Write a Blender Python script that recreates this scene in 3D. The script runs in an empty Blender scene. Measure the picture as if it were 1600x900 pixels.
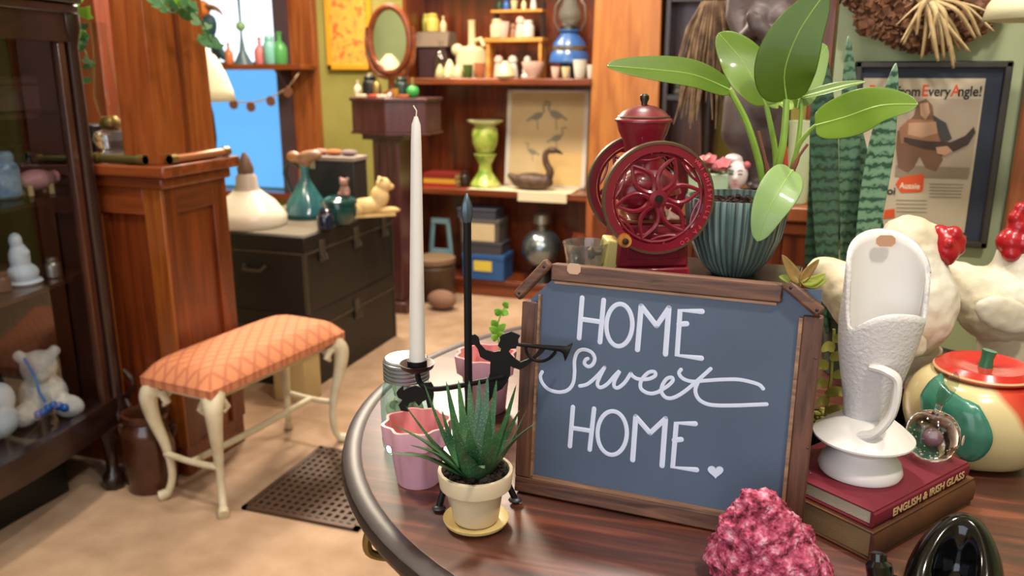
import bpy, bmesh, math, random
from mathutils import Vector, Matrix, Euler, noise
random.seed(7)
PI = math.pi
SC = bpy.context.scene
COL = SC.collection
# ------------------------------------------------------------------ camera
FPX, CH = 1300.0, 1.27
PITCH, YAW = math.radians(14.7), math.radians(18.8)
cd = bpy.data.cameras.new('camera'); cam = bpy.data.objects.new('camera', cd); COL.objects.link(cam)
cam.location = (0, 0, CH); cam.rotation_euler = (PI/2-PITCH, 0, YAW)
cd.sensor_width = 36; cd.lens = 36*FPX/1600; cd.clip_start = .02
cd.dof.use_dof = True; cd.dof.focus_distance = 1.02; cd.dof.aperture_fstop = 5.2
SC.camera = cam
# ------------------------------------------------------------------ world and lamps
w = bpy.data.worlds.new('daylight'); SC.world = w; w.use_nodes = True
w.node_tree.nodes['Background'].inputs[0].default_value = (.80, .90, 1, 1)
w.node_tree.nodes['Background'].inputs[1].default_value = 2.2
def area(name, loc, target, size, power, col, sy=None):
    l = bpy.data.lights.new(name, 'AREA'); l.energy = power; l.color = col; l.size = size
    if sy: l.shape = 'RECTANGLE'; l.size_y = sy
    else: l.shape = 'DISK'
    o = bpy.data.objects.new(name, l); COL.objects.link(o); o.location = loc
    o.rotation_euler = (Vector(target)-Vector(loc)).to_track_quat('-Z', 'Y').to_euler()
    return o
WARM = (1, .86, .68); NEUT = (1, .92, .82); COOL = (.74, .84, 1)
area('ceiling_or_added_lamp', (-.35, 1.75, 2.62), (-.2, 1.1, .8), .16, 22, NEUT)
area('ceiling_or_added_lamp', (.55, .35, 2.62), (-.05, 1.2, .9), .16, 22, NEUT)
area('ceiling_or_added_lamp', (-1.55, 1.3, 2.62), (-1.6, 2.2, .3), .25, 26, WARM)
area('ceiling_or_added_lamp', (-2.3, 3.6, 2.60), (-2.0, 3.2, .5), .5, 36, WARM)
area('ceiling_or_added_lamp', (-2.42, 4.25, 2.50), (-1.0, 1.8, .7), .5, 70, WARM)  # lamp added for the golden sheen on the left of the tabletop
area('ceiling_or_added_lamp', (-1.2, 3.4, 2.62), (-1.5, 4.5, .8), .4, 50, WARM)
area('ceiling_or_added_lamp', (.5, 1.05, 2.62), (.4, 1.8, 1.0), .16, 12, NEUT)
area('shop_window_daylight', (-.6, -1.36, 1.6), (-.6, 2, 1.1), 2.4, 34, COOL, 1.5)
SC.view_settings.view_transform = 'Standard'; SC.view_settings.look = 'None'
SC.view_settings.exposure = 0.12; SC.view_settings.gamma = 1; SC.view_settings.use_curve_mapping = False
# ------------------------------------------------------------------ pixel helpers (1600x900 frame)
_cp, _sp, _cy, _sy = math.cos(PITCH), math.sin(PITCH), math.cos(YAW), math.sin(YAW)
RT = Vector((_cy, _sy, 0)); FW = Vector((-_sy, _cy, 0)); UP = Vector((0, 0, 1)); CO = Vector((0, 0, CH))
def ray(px, py):
    x = (px-800)/FPX; y = (450-py)/FPX
    return RT*x + FW*(_cp+y*_sp) + UP*(-_sp+y*_cp)
def atz(px, py, z):
    d = ray(px, py); return CO + d*((z-CH)/d.z)
def atv(px, py, v):
    d = ray(px, py); return CO + d*(v/d.y)
def atu(px, py, u):
    d = ray(px, py); return CO + d*(u/d.x)
def atd(px, py, D):                       # D = ground distance along the heading
    d = ray(px, py); return CO + d*(D/d.dot(FW))
def mpp(p):                               # metres per pixel at p
    return ((p-CO).dot(FW)*_cp-(p-CO).z*_sp)/FPX
# ------------------------------------------------------------------ materials
def lin(h):
    h = h.lstrip('#'); r = []
    for i in (0, 2, 4):
        c = int(h[i:i+2], 16)/255; r.append(c/12.92 if c <= .04045 else ((c+.055)/1.055)**2.4)
    return (*r, 1)
MC = {}
def _base(name):
    m = bpy.data.materials.new(name); m.use_nodes = True
    return m, m.node_tree, m.node_tree.nodes['Principled BSDF']
def _coord(nt, scale, kind='Object'):
    tc = nt.nodes.new('ShaderNodeTexCoord'); mp = nt.nodes.new('ShaderNodeMapping')
    nt.links.new(tc.outputs[kind], mp.inputs[0]); mp.inputs['Scale'].default_value = scale
    return mp.outputs[0]
def _ramp(nt, fac, stops):
    r = nt.nodes.new('ShaderNodeValToRGB'); e = r.color_ramp.elements
    L = lambda c: lin(c) if isinstance(c, str) else c
    e[0].position = stops[0][0]; e[0].color = L(stops[0][1]); e[1].position = stops[-1][0]; e[1].color = L(stops[-1][1])
    for p, c in stops[1:-1]: q = e.new(p); q.color = L(c)
    nt.links.new(fac, r.inputs[0]); return r.outputs[0]
def _bump(nt, b, h, strength, dist=.002):
    n = nt.nodes.new('ShaderNodeBump'); n.inputs['Strength'].default_value = strength; n.inputs['Distance'].default_value = dist
    nt.links.new(h, n.inputs['Height']); nt.links.new(n.outputs[0], b.inputs['Normal'])
def mat(name, col, rough=.5, metal=0, col2=None, vs=12, bump=0, bs=60, coat=0, trans=0, ior=1.45, sss=0, stretch=(1, 1, 1), lo=.35, hi=.65):
    if name in MC: return MC[name]
    m, nt, b = _base(name)
    b.inputs['Base Color'].default_value = lin(col); b.inputs['Roughness'].default_value = rough
    b.inputs['Metallic'].default_value = metal; b.inputs['Coat Weight'].default_value = coat; b.inputs['Coat Roughness'].default_value = .08
    b.inputs['Transmission Weight'].default_value = trans; b.inputs['IOR'].default_value = ior
    if sss: b.inputs['Subsurface Weight'].default_value = sss; b.inputs['Subsurface Radius'].default_value = (.01, .006, .004)
    if col2:
        n = nt.nodes.new('ShaderNodeTexNoise'); n.inputs['Scale'].default_value = vs; n.inputs['Detail'].default_value = 4
        nt.links.new(_coord(nt, stretch), n.inputs['Vector'])
        nt.links.new(_ramp(nt, n.outputs[0], [(lo, col), (hi, col2)]), b.inputs['Base Color'])
    if bump:
        n = nt.nodes.new('ShaderNodeTexNoise'); n.inputs['Scale'].default_value = bs; n.inputs['Detail'].default_value = 3
        nt.links.new(_coord(nt, (1, 1, 1)), n.inputs['Vector']); _bump(nt, b, n.outputs[0], bump)
    MC[name] = m; return m
def wood(name, dark, light, axis='z', rough=.35, coat=.2, fine=1.0, bump=.15):
    if name in MC: return MC[name]
    m, nt, b = _base(name)
    s = {'x': (1.2, 14, 14), 'y': (14, 1.2, 14), 'z': (14, 14, 1.2)}[axis]
    s = tuple(k*fine for k in s)
    n = nt.nodes.new('ShaderNodeTexNoise'); n.inputs['Scale'].default_value = 1.6; n.inputs['Detail'].default_value = 8
    n.inputs['Distortion'].default_value = 1.2
    nt.links.new(_coord(nt, s), n.inputs['Vector'])
    nt.links.new(_ramp(nt, n.outputs[0], [(.3, dark), (.72, light)]), b.inputs['Base Color'])
    b.inputs['Roughness'].default_value = rough; b.inputs['Coat Weight'].default_value = coat; b.inputs['Coat Roughness'].default_value = .15
    _bump(nt, b, n.outputs[0], bump, .001)
    MC[name] = m; return m
def glass(name, col, rough=.02, mix=.75):      # thin clear glass: tinted see-through plus gloss
    if name in MC: return MC[name]
    m, nt, b = _base(name)
    t = nt.nodes.new('ShaderNodeBsdfTransparent'); t.inputs[0].default_value = lin(col)
    g = nt.nodes.new('ShaderNodeBsdfGlossy'); g.inputs['Roughness'].default_value = rough
    lw = nt.nodes.new('ShaderNodeLayerWeight'); lw.inputs[0].default_value = .25; f = nt.nodes.new('ShaderNodeMath'); f.operation = 'MULTIPLY_ADD'; f.inputs[1].default_value = .30; f.inputs[2].default_value = .04; nt.links.new(lw.outputs['Facing'], f.inputs[0])
    x = nt.nodes.new('ShaderNodeMixShader')
    nt.links.new(f.outputs[0], x.inputs[0]); nt.links.new(t.outputs[0], x.inputs[1]); nt.links.new(g.outputs[0], x.inputs[2])
    nt.links.new(x.outputs[0], nt.nodes['Material Output'].inputs[0])
    MC[name] = m; return m
# ------------------------------------------------------------------ mesh builder
class MB:
    def __init__(s, m=None): s.v = []; s.f = []; s.m = m or Matrix()
    def add(s, vs, fs, m=None):
        k = len(s.v); M = s.m @ m if m else s.m
        s.v += [tuple(M @ Vector(p)) for p in vs]; s.f += [tuple(i+k for i in f) for f in fs]; return s
    def box(s, c, d, rz=0, rx=0, ry=0, taper=1.0):
        x, y, z = (k/2 for k in d); t = taper
        vs = [(-x,-y,-z),(x,-y,-z),(x,y,-z),(-x,y,-z),(-x*t,-y*t,z),(x*t,-y*t,z),(x*t,y*t,z),(-x*t,y*t,z)]
        fs = [(0,3,2,1),(4,5,6,7),(0,1,5,4),(1,2,6,5),(2,3,7,6),(3,0,4,7)]
        return s.add(vs, fs, Matrix.Translation(c) @ Euler((rx, ry, rz)).to_matrix().to_4x4())
    def bx(s, a, b):                      # box by min / max corners
        return s.box([(p+q)/2 for p, q in zip(a, b)], [abs(q-p) for p, q in zip(a, b)])
    def lathe(s, prof, seg=24, c=(0,0,0), rf=None, sx=1, sy=1, m=None, zf=None, cap=False):
        vs = []; fs = []; n = len(prof)
        for i in range(seg):
            a = 2*PI*i/seg
            for k, (r, z) in enumerate(prof):
                rr = r*(rf(a, k/(n-1), z) if rf else 1)
                vs.append((c[0]+rr*math.cos(a)*sx, c[1]+rr*math.sin(a)*sy, c[2]+(zf(a, k, z) if zf else z)))
        for i in range(seg):
            j = (i+1) % seg
            for k in range(n-1): fs.append((i*n+k, j*n+k, j*n+k+1, i*n+k+1))
        if cap and prof[0][0] > 1e-6: fs.append(tuple(i*n for i in reversed(range(seg))))
        if cap and prof[-1][0] > 1e-6: fs.append(tuple(i*n+n-1 for i in range(seg)))
        return s.add(vs, fs, m)
    def tube(s, path, r, seg=8, caps=True, closed=False, flat=1.0):
        P = [Vector(p) for p in path]; n = len(P); vs = []; fs = []
        R = r if isinstance(r, (list, tuple)) else [r]*n
        pn = None
        for i in range(n):
            if closed: t = P[(i+1) % n]-P[i-1]
            else: t = P[min(i+1, n-1)]-P[max(i-1, 0)]
            t.normalize()
            if pn is None: pn = t.cross(Vector((.13, .21, 1))) if abs(t.z) < .9 else t.cross(Vector((1, .1, 0)))
            pn = (pn - t*pn.dot(t)).normalized(); b = t.cross(pn)
            for k in range(seg):
                a = 2*PI*k/seg; vs.append(P[i]+pn*(R[i]*math.cos(a))+b*(R[i]*flat*math.sin(a)))
        for i in range(n if closed else n-1):
            j = (i+1) % n
            for k in range(seg):
                l = (k+1) % seg; fs.append((i*seg+k, i*seg+l, j*seg+l, j*seg+k))
        if caps and not closed: fs.append(tuple(reversed(range(seg)))); fs.append(tuple((n-1)*seg+k for k in range(seg)))
        return s.add(vs, fs)
    def sph(s, c, r, u=16, v=10, rot=None):
        r = (r, r, r) if isinstance(r, (int, float)) else r
        vs = [(0,0,r[2])]; fs = []
        for i in range(1, v):
            p = PI*i/v
            for k in range(u): a = 2*PI*k/u; vs.append((r[0]*math.sin(p)*math.cos(a), r[1]*math.sin(p)*math.sin(a), r[2]*math.cos(p)))
        vs.append((0,0,-r[2])); L = len(vs)-1
        for k in range(u):
            l = (k+1) % u; fs.append((0, 1+k, 1+l)); fs.append((L, 1+(v-2)*u+l, 1+(v-2)*u+k))
            for i in range(v-2): fs.append((1+i*u+k, 1+(i+1)*u+k, 1+(i+1)*u+l, 1+i*u+l))
        M = Matrix.Translation(c)
        if rot: M = M @ Euler(rot).to_matrix().to_4x4()
        return s.add(vs, fs, M)
    def prism(s, poly, a, b, M=None):      # polygon in local xy, extruded z=a..b
        n = len(poly); vs = [(x, y, a) for x, y in poly]+[(x, y, b) for x, y in poly]
        fs = [tuple(reversed(range(n))), tuple(range(n, 2*n))]+[(i, (i+1) % n, n+(i+1) % n, n+i) for i in range(n)]
        return s.add(vs, fs, M)
    def grid(s, rows):
        n = len(rows[0]); vs = [p for r in rows for p in r]; fs = []
        for i in range(len(rows)-1):
            for k in range(n-1): fs.append((i*n+k, i*n+k+1, (i+1)*n+k+1, (i+1)*n+k))
        return s.add(vs, fs)
    def build(s, name, m, parent=None, bevel=0, smooth=True, sub=0, solid=0, ang=38, remesh=0, smo=0, loc=None, fix=True):
        me = bpy.data.meshes.new(name); me.from_pydata(s.v, [], s.f); me.validate()
        if fix:
            bm = bmesh.new(); bm.from_mesh(me); bmesh.ops.recalc_face_normals(bm, faces=bm.faces); bm.to_mesh(me); bm.free()
        if smooth:
            me.polygons.foreach_set('use_smooth', [True]*len(me.polygons))
            if not sub and not remesh: me.set_sharp_from_angle(angle=math.radians(ang))
        o = bpy.data.objects.new(name, me); COL.objects.link(o)
        if parent: o.parent = parent
        if loc is not None: o.location = loc
        me.materials.append(m)
        if remesh:
            r = o.modifiers.new('remesh', 'REMESH'); r.mode = 'VOXEL'; r.voxel_size = remesh; r.use_smooth_shade = True
            if smo: q = o.modifiers.new('smooth', 'SMOOTH'); q.iterations = smo; q.factor = .5
        if solid: q = o.modifiers.new('solid', 'SOLIDIFY'); q.thickness = solid; q.offset = 0
        if bevel: q = o.modifiers.new('bevel', 'BEVEL'); q.width = bevel; q.segments = 2; q.limit_method = 'ANGLE'
        if sub: q = o.modifiers.new('sub', 'SUBSURF'); q.levels = sub; q.render_levels = sub
        return o
def smoothpath(pts, n=6):                  # Catmull-Rom through points
    P = [Vector(p) for p in pts]; out = []
    for i in range(len(P)-1):
        a, b, c, d = P[max(i-1, 0)], P[i], P[i+1], P[min(i+2, len(P)-1)]
        for k in range(n):
            t = k/n; out.append(.5*((2*b)+(c-a)*t+(2*a-5*b+4*c-d)*t*t+(3*b-a-3*c+d)*t**3))
    out.append(P[-1]); return out
def tag(o, label=None, cat=None, group=None, kind=None):
    if label: o['label'] = label
    if cat: o['category'] = cat
    if group: o['group'] = group
    if kind: o['kind'] = kind
    return o
def thing(name, label, cat, loc=(0,0,0), rz=0, group=None):
    o = bpy.data.objects.new(name, None); COL.objects.link(o); o.empty_display_size = .05
    o.location = loc; o.rotation_euler = (0, 0, rz); return tag(o, label, cat, group)
def struct(name, mb, m, parent=None, bevel=0, label=None):
    o = mb.build(name, m, parent, bevel=bevel)
    if not parent: tag(o, label, None, None, 'structure')
    return o
def copy_tree(o, parent=None):
    c = o.copy(); COL.objects.link(c); c.parent = parent
    for ch in list(o.children): copy_tree(ch, c)
    return c
def leafmesh(mid, hw, nrm, fold=.15, n=9, curl=0, prof=None, across=4):
    """leaf blade: midrib path, half width, face normal"""
    P = smoothpath(mid, max(2, (n*2)//max(1, len(mid)-1))); L = len(P); rows = []
    for i, p in enumerate(P):
        t = i/(L-1); d = (P[min(i+1, L-1)]-P[max(i-1, 0)]).normalized()
        sd = d.cross(Vector(nrm)).normalized(); nn = sd.cross(d)
        wv = hw*(prof(t) if prof else max(.02, math.sin(PI*min(1, t**.75))**.8))
        row = []
        for k in range(-across//2, across//2+1):
            q = k/(across/2)
            row.append(p+sd*(wv*q)+nn*(abs(q)*wv*fold+curl*wv*q*q))
        rows.append(row)
    return MB().grid(rows)
# ================================================================== THE ROOM
W_OR = wood('orange_wood', '#733614', '#a86030', 'z', .42, .2)
W_RD = wood('red_wood', '#44190a', '#7c3815', 'z', .3, .35)
W_RDX = wood('red_wood_flat', '#552310', '#8e471f', 'x', .35, .3)
W_RDY = wood('red_wood_deep', '#4a1f10', '#7a3b1e', 'y', .35, .3)
W_DK = wood('dark_cabinet_wood', '#170c0a', '#301a14', 'z', .3, .35)
W_DKX = wood('dark_cabinet_wood_flat', '#170c0a', '#301a14', 'y', .3, .35)
W_PU = wood('plum_wood', '#38191c', '#5e3436', 'z', .35, .3)
GREEN = mat('olive_green_paint', '#8f8b48', .75, col2='#9a9652', vs=3, bump=.08, bs=40)
SAGE = mat('sage_green_paint', '#a2ad84', .75, col2='#adb891', vs=3, bump=.08, bs=40)
CREAMW = mat('cream_paint', '#d8c8a6', .8)
CARPET = mat('beige_carpet', '#b4977d', .95, col2='#a3866c', vs=9, bump=.35, bs=420)
ceil_z = 2.7
struct('floor', MB().bx((-4.4, -1.6, -.1), (2.3, 4.8, 0)), CARPET, label='beige carpet floor of the antique shop')
struct('ceiling', MB().bx((-4.4, -1.6, ceil_z), (2.3, 4.8, ceil_z+.1)), CREAMW, label='cream ceiling')
wx0, wx1, wz0, wz1 = -3.95, -3.1, .5, 2.25
wb = MB()
wb.bx((-4.4, 4.68, 0), (wx0, 4.8, ceil_z)); wb.bx((wx1, 4.68, 0), (2.3, 4.8, ceil_z))
wb.bx((wx0, 4.68, 0), (wx1, 4.8, wz0)); wb.bx((wx0, 4.68, wz1), (wx1, 4.8, ceil_z))
struct('wall_back', wb, GREEN, label='olive green painted back wall')
struct('wall_left', MB().bx((-4.4, -1.6, 0), (-4.3, 4.68, ceil_z)), GREEN, label='olive green left wall of the rear room')
struct('wall_cabinet_side', MB().bx((-2.57, -1.5, 0), (-2.45, 1.985, ceil_z)), SAGE, label='green wall behind the china cabinet')
struct('wall_for_mirror', MB().bx((-4.3, 1.985, 0), (-2.45, 2.1, ceil_z)), SAGE, label='unseen green wall added for the vanity mirror to reflect')  # unseen wall added so the vanity mirror shows lit green
struct('wall_right', MB().bx((.06, 2.0, 0), (2.2, 2.12, ceil_z)), SAGE, label='sage green wall with the framed advertisement')
struct('wall_far_right', MB().bx((2.2, -1.6, 0), (2.3, 4.68, ceil_z)), SAGE, label='sage green side wall')
struct('wall_front', MB().bx((-4.3, -1.6, 0), (2.2, -1.5, ceil_z)), CREAMW, label='cream front wall behind the viewer')
# door casing at the right of the green wall
struct('trim_1', MB().bx((.425, 1.965, 0), (.56, 2.0, 2.3)), W_OR, bevel=.004, label='orange wood door casing right of framed advertisement')
# window
win = thing('window_1', 'bright window with blue lower pane and wood casing', None, (0, 0, 0)); tag(win, kind='structure')
DKJ = mat('purple_grey_jamb_paint', '#4c3b44', .5)  # dark purple-grey, shared by the jamb and the shelf brackets
MB().bx((wx1+.075, 4.62, .3), (wx1+.245, 4.68, 2.45)).build('casing', W_OR, win, bevel=.004)
MB().bx((wx0-.2, 4.62, .3), (wx0, 4.68, 2.45)).build('casing', W_OR, win, bevel=.004)
MB().bx((wx0-.2, 4.62, wz1), (wx1+.2, 4.68, 2.45)).build('head_casing', W_RDX, win, bevel=.004)
MB().bx((wx0-.2, 4.56, wz0-.04), (wx1+.2, 4.70, wz0)).build('window_sill', W_RDX, win, bevel=.004)
MB().bx((wx1-.02, 4.60, wz0), (wx1+.075, 4.69, wz1)).build('jamb', DKJ, win)
MB().bx((wx0, 4.70, 1.27), (wx1, 4.74, 1.32)).build('meeting_rail', W_DK, win)
MB().bx((wx0, 4.71, 1.32), (wx1, 4.72, wz1)).build('pane', glass('clear_pane', '#ffffff'), win)
def bluepane():
    m, nt, b = _base('blue_pane'); b.inputs['Base Color'].default_value = lin('#4fb2ff'); b.inputs['Roughness'].default_value = .3
    t = nt.nodes.new('ShaderNodeBsdfTransparent'); t.inputs[0].default_value = lin('#9cc4de')
    x = nt.nodes.new('ShaderNodeMixShader'); x.inputs[0].default_value = .12
    nt.links.new(t.outputs[0], x.inputs[1]); nt.links.new(b.outputs[0], x.inputs[2]); nt.links.new(x.outputs[0], nt.nodes['Material Output'].inputs[0]); return m
MB().bx((wx0, 4.71, wz0), (wx1, 4.72, 1.27)).build('pane', bluepane(), win)['label'] = 'blue tinted lower pane'
# ---------------------------------------------------------------- left colonnade pedestal with column
ped = thing('colonnade_pedestal', 'red-brown panelled wooden pedestal with square column beside china cabinet', 'pedestal', (-1.775, 1.985, 0))
X0 = -.69
MB().bx((X0, 0, 0), (0, .275, .955)).build('body', W_RD, ped)
MB().bx((X0, -.04, .965), (.055, .315, 1.0)).build('cap', W_RDX, ped, bevel=.006)
MB().bx((X0, -.022, .93), (.03, .297, .965)).build('cap_moulding', W_RDX, ped, bevel=.008)
for a, b in ((-.055, .012), (-.285, -.225), (X0, -.5)): MB().bx((a, -.012, .1), (b, 0, .93)).build('stile', wood('amber_wood', '#74380f', '#9a5820', 'z', .3, .35), ped, bevel=.002)
for a, b in ((.0, .055), (.22, .287)): MB().bx((0, a, .1), (.012, b, .93)).build('stile', W_RD, ped, bevel=.002)
MB().bx((-.225, -.012, .85), (-.055, 0, .93)).build('rail', W_RDX, ped, bevel=.002); MB().bx((-.5, -.012, .85), (-.285, 0, .93)).build('rail', W_RDX, ped, bevel=.002)
MB().bx((0, .055, .85), (.012, .22, .93)).build('rail', W_RDY, ped, bevel=.002)
MB().bx((X0, -.008, 0), (.006, .283, .1)).build('plinth', W_RDX, ped, bevel=.004)
c_ = MB(); c_.box((-.052, .127, 1.85), (.125, .262, 1.7), taper=.86)
c_.build('column', wood('column_wood', '#6d3112', '#9a5323', 'z', .35, .25), ped, bevel=.003)
MB().box((.0105, .127, 1.45), (.004, .02, .9), ry=-.006).build('column_batten', W_RD, ped)
# ---------------------------------------------------------------- right pedestal with pilaster
pr = thing('colonnade_pedestal', 'wooden pedestal ledge carrying statue and pale green vase', 'pedestal', (-.28, 1.905, 0))
MB().bx((0, 0, 0), (.335, .28, .94)).build('body', W_RD, pr)
MB().bx((-.03, -.03, .95), (.338, .31, .985)).build('cap', W_OR, pr, bevel=.006)
MB().bx((-.02, -.02, .92), (.337, .30, .95)).build('cap_moulding', W_RDX, pr, bevel=.006)
for a, b in ((0, .07), (.265, .335)): MB().bx((a, -.012, .1), (b, 0, .93)).build('stile', W_RD, pr, bevel=.002)
MB().bx((-.01, -.016, 0), (.345, 0, .1)).build('plinth', W_RDX, pr)
MB().box((.314, .17, 1.842), (.046, .09, 1.714), taper=.97).build('column', W_OR, pr, bevel=.003)
# ================================================================== REAR ROOM
# built-in bookcase
bc = thing('bookcase', 'built-in red-brown bookcase with three shelf levels and end column', 'bookcase', (-2.12, 4.36, 0))
BW = 1.42
MB().bx((0, .295, 0), (BW, .315, 2.4)).build('back_panel', W_RD, bc)
for z in (.06, .58, 1.19, 1.85): MB().bx((.02, 0 if z > .1 else .01, z), (1.07, .295, z+.035)).build('shelf', W_RDX, bc, bevel=.005)
MB().bx((.02, 0, 0), (1.07, .02, .06)).build('kick_board', W_RDX, bc)
for u in (0, ): MB().bx((u, 0, 0), (u+.022, .295, 2.4)).build('side_panel', W_RD, bc)
cc = MB(); cc.box((1.245, .16, 1.55), (.38, .30, 1.9), taper=.80); cc.build('column', wood('light_column_wood', '#935320', '#b97a38', 'z', .4, .2), bc, bevel=.004)
MB().bx((1.06, 0, 0), (1.43, .31, .6)).build('column_base', W_OR, bc, bevel=.004)
MB().bx((1.10, -.012, .08), (1.38, 0, .52)).build('base_panel', W_RD, bc, bevel=.003)
# narrow case right of the column
nc = thing('display_case', 'narrow dark wooden shelf case right of the big column', 'bookcase', (-.68, 4.40, 0))
MB().bx((0, .25, 0), (.26, .27, 2.3)).build('back_panel', W_RD, nc)
for u in (0, .24): MB().bx((u, 0, 0), (u+.02, .25, 2.3)).build('side_panel', W_DK if u == 0 else W_OR, nc)
for z in (.05, .6, 1.12, 1.6): MB().bx((.02, .01, z), (.24, .25, z+.025)).build('shelf', W_DK, nc)
# ------------------------------------------------- profiles for turned wares (height 1)
PR = {
 'jar': [(0,0),(.30,0),(.36,.05),(.37,.6),(.33,.72),(.26,.78),(.28,.82),(.28,.92),(.2,1),(0,1)],
 'bottle': [(0,0),(.2,0),(.22,.04),(.22,.5),(.16,.62),(.07,.72),(.065,.93),(.09,.94),(.09,1),(0,1)],
 'cup': [(0,0),(.24,0),(.30,.1),(.36,.6),(.40,1),(.36,1),(.32,.6),(.26,.15),(0,.12)],
 'bowl': [(0,0),(.35,0),(.38,.08),(.7,.5),(.85,.95),(.85,1),(.78,1),(.6,.5),(.3,.2),(0,.16)],
 'shaker': [(0,0),(.24,0),(.26,.1),(.2,.55),(.16,.68),(.22,.72),(.2,.9),(.1,1),(0,1)],
 'candlestick': [(0,0),(.42,0),(.42,.04),(.2,.1),(.1,.2),(.14,.35),(.08,.5),(.1,.8),(.2,.86),(.2,.95),(.1,1),(0,1)],
 'vase': [(0,0),(.28,0),(.3,.05),(.14,.16),(.12,.25),(.2,.34),(.28,.5),(.32,.66),(.24,.76),(.24,.82),(.46,.97),(.46,1),(.4,1),(.2,.82),(0,.8)],
 'figurine': [(0,0),(.28,0),(.3,.08),(.22,.2),(.24,.35),(.18,.5),(.1,.6),(.14,.68),(.17,.8),(.13,.93),(0,1)],
 'shell': [(0,0),(.5,0),(.62,.15),(.5,.5),(.3,.8),(.1,1),(0,1)],
}
def ware(name, label, cat, loc, h, kind, m, group=None, seg=18, rscale=1.0, rf=None, **kw):
    b = MB().lathe([(r*h*rscale, z*h) for r, z in PR[kind]], seg, rf=rf)
    o = b.build(name, m, loc=loc, **kw); return tag(o, label, cat, group)
def onshelf(px, v, z): p = atv(px, 120, v); return Vector((p.x, v, z))
C_ = lambda n, c, r=.3, **k: mat(n, c, r, **k)
YEL = C_('yellow_glaze', '#c9b055', .25); LIME = C_('lime_glaze', '#a3a44a', .3); CRM = C_('cream_glaze', '#cdbd94', .3)
WHT = C_('white_glaze', '#cfc8be', .25); PNK = C_('blush_glaze', '#dcb7a8', .35); BLU = C_('blue_enamel', '#2f5c9c', .3, coat=.4)
DKG = C_('dark_green_glaze', '#4a5a28', .4); TER = C_('terracotta', '#a86038', .6); BLK = C_('black_paint', '#12100f', .4)
SILV = C_('pewter', '#9a958c', .35, metal=.9); BRS = C_('brass', '#8f7a48', .4, metal=.8); STEEL = C_('dark_steel', '#5a544c', .4, metal=.9)
CLR = glass('clear_glass', '#f2f4ee')
S1, S2, S0 = 1.2255, .6155, .0955
# little house box with a slanted lid and jars on it
p = onshelf(683, 4.52, S1)
hb = thing('wooden_box', 'dark wooden house-shaped box with slanted grey lid on upper shelf', 'box', p)
MB().bx((-.085, -.07, 0), (.085, .07, .17)).build('body', C_('dark_plum_box', '#33191f', .6), hb, bevel=.004)
MB().prism([(-.08, .17), (.08, .17), (.05, .25), (-.05, .25)], -.10, .10, Matrix.Rotation(PI/2, 4, 'X') @ Matrix.Rotation(PI/2, 4, 'Y')).build('lid', C_('grey_brown_lid', '#6f5e50', .7), hb)
ware('jar', 'yellow ceramic jar on top of the house-shaped box', 'jar', p+Vector((-.02, 0, .251)), .10, 'jar', YEL)
ware('jar', 'lime green lidded jar left of the yellow jar', 'jar', p+Vector((-.075, .03, .2515)), .10, 'jar', LIME, rscale=.6)
ware('bottle', 'small cream bottle right of the yellow jar', 'bottle', p+Vector((.045, 0, .251)), .085, 'bottle', CRM)
ware('decanter', 'clear glass decanter in front of the house-shaped box', 'decanter', onshelf(690, 4.40, S1), .20, 'bottle', CLR)
for k, (px, vv, h) in enumerate([(688, 4.40, .075), (703, 4.40, .10), (716, 4.395, .075), (700, 4.375, .05)]):
    ware('seashell', ['squat cream seashell at left of the shell heap on upper shelf', 'tallest cream seashell in the heap on upper shelf', 'cream seashell at right of the heap beside the telephone', 'smallest cream seashell lying in front of the heap'][k], 'seashell', onshelf(px, vv, S1), h, 'shell', C_('shell_cream', '#cfc296', .5), 'seashells on the upper shelf', rscale=.62, rf=lambda a, t, z: 1+.12*math.sin(9*a))
# cream candlestick telephone
p = onshelf(738, 4.5, S1)
tp = thing('telephone', 'cream candlestick telephone with round base on upper shelf', 'telephone', p)
MB().lathe([(0,0),(.09,0),(.092,.1),(.085,.15),(.05,.17),(0,.17)], 24).build('base', CRM, tp)
MB().lathe([(0,.17),(.024,.17),(.02,.19),(.02,.30),(.024,.31),(0,.31)], 14).build('stem', CRM, tp)
MB().tube([(.02,0,.2),(.06,-.02,.21),(.085,-.03,.17)], .012).build('receiver_hook', CRM, tp)
MB().sph((-.075, -.03, .15), (.035, .03, .035)).build('receiver', CRM, tp)
ware('cup', 'dark green cup left of the wooden cup on upper shelf', 'cup', onshelf(731, 4.385, S1), .072, 'cup', DKG)
ware('cup', 'terracotta brown cup in front of the telephone', 'cup', onshelf(750, 4.385, S1), .08, 'cup', TER)
# small spice rack with shakers
p = onshelf(815, 4.52, S1)
sr = thing('spice_rack', 'small honey-coloured wooden rack with two ledges on upper shelf', 'shelf', p)
HON = wood('honey_wood', '#b06a20', '#dda04a', 'x', .5, .1)
for u in (-.18, .12): MB().bx((u-.008, -.05, 0), (u+.008, .05, .19)).build('side', HON, sr)
MB().bx((-.20, -.06, .19), (.135, .06, .212)).build('ledge', HON, sr, bevel=.003)
for u in (-.155, .115): MB().bx((u-.008, .0, .212), (u+.008, .05, .40)).build('side', W_DK, sr)
MB().bx((-.17, -.03, .345), (.125, .05, .36)).build('ledge', HON, sr, bevel=.002)
for k, (dx, h, kd, m, nm) in enumerate([(-.135, .10, 'jar', CRM, 'cream jar'), (-.095, .085, 'cup', PNK, 'peach cup'), (-.04, .075, 'shaker', C_('dusty_brown_glaze', '#8d6650', .5), 'dusty brown shaker'), (.0, .11, 'shaker', PNK, 'blush shaker'), (.045, .09, 'jar', WHT, 'white jar')]):
    ware(nm.split()[-1], f'{nm} on the middle ledge of the honey rack', nm.split()[-1], p+Vector((dx, -.025 if dx < .14 else .0, .2125)), h, kd, m)
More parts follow.
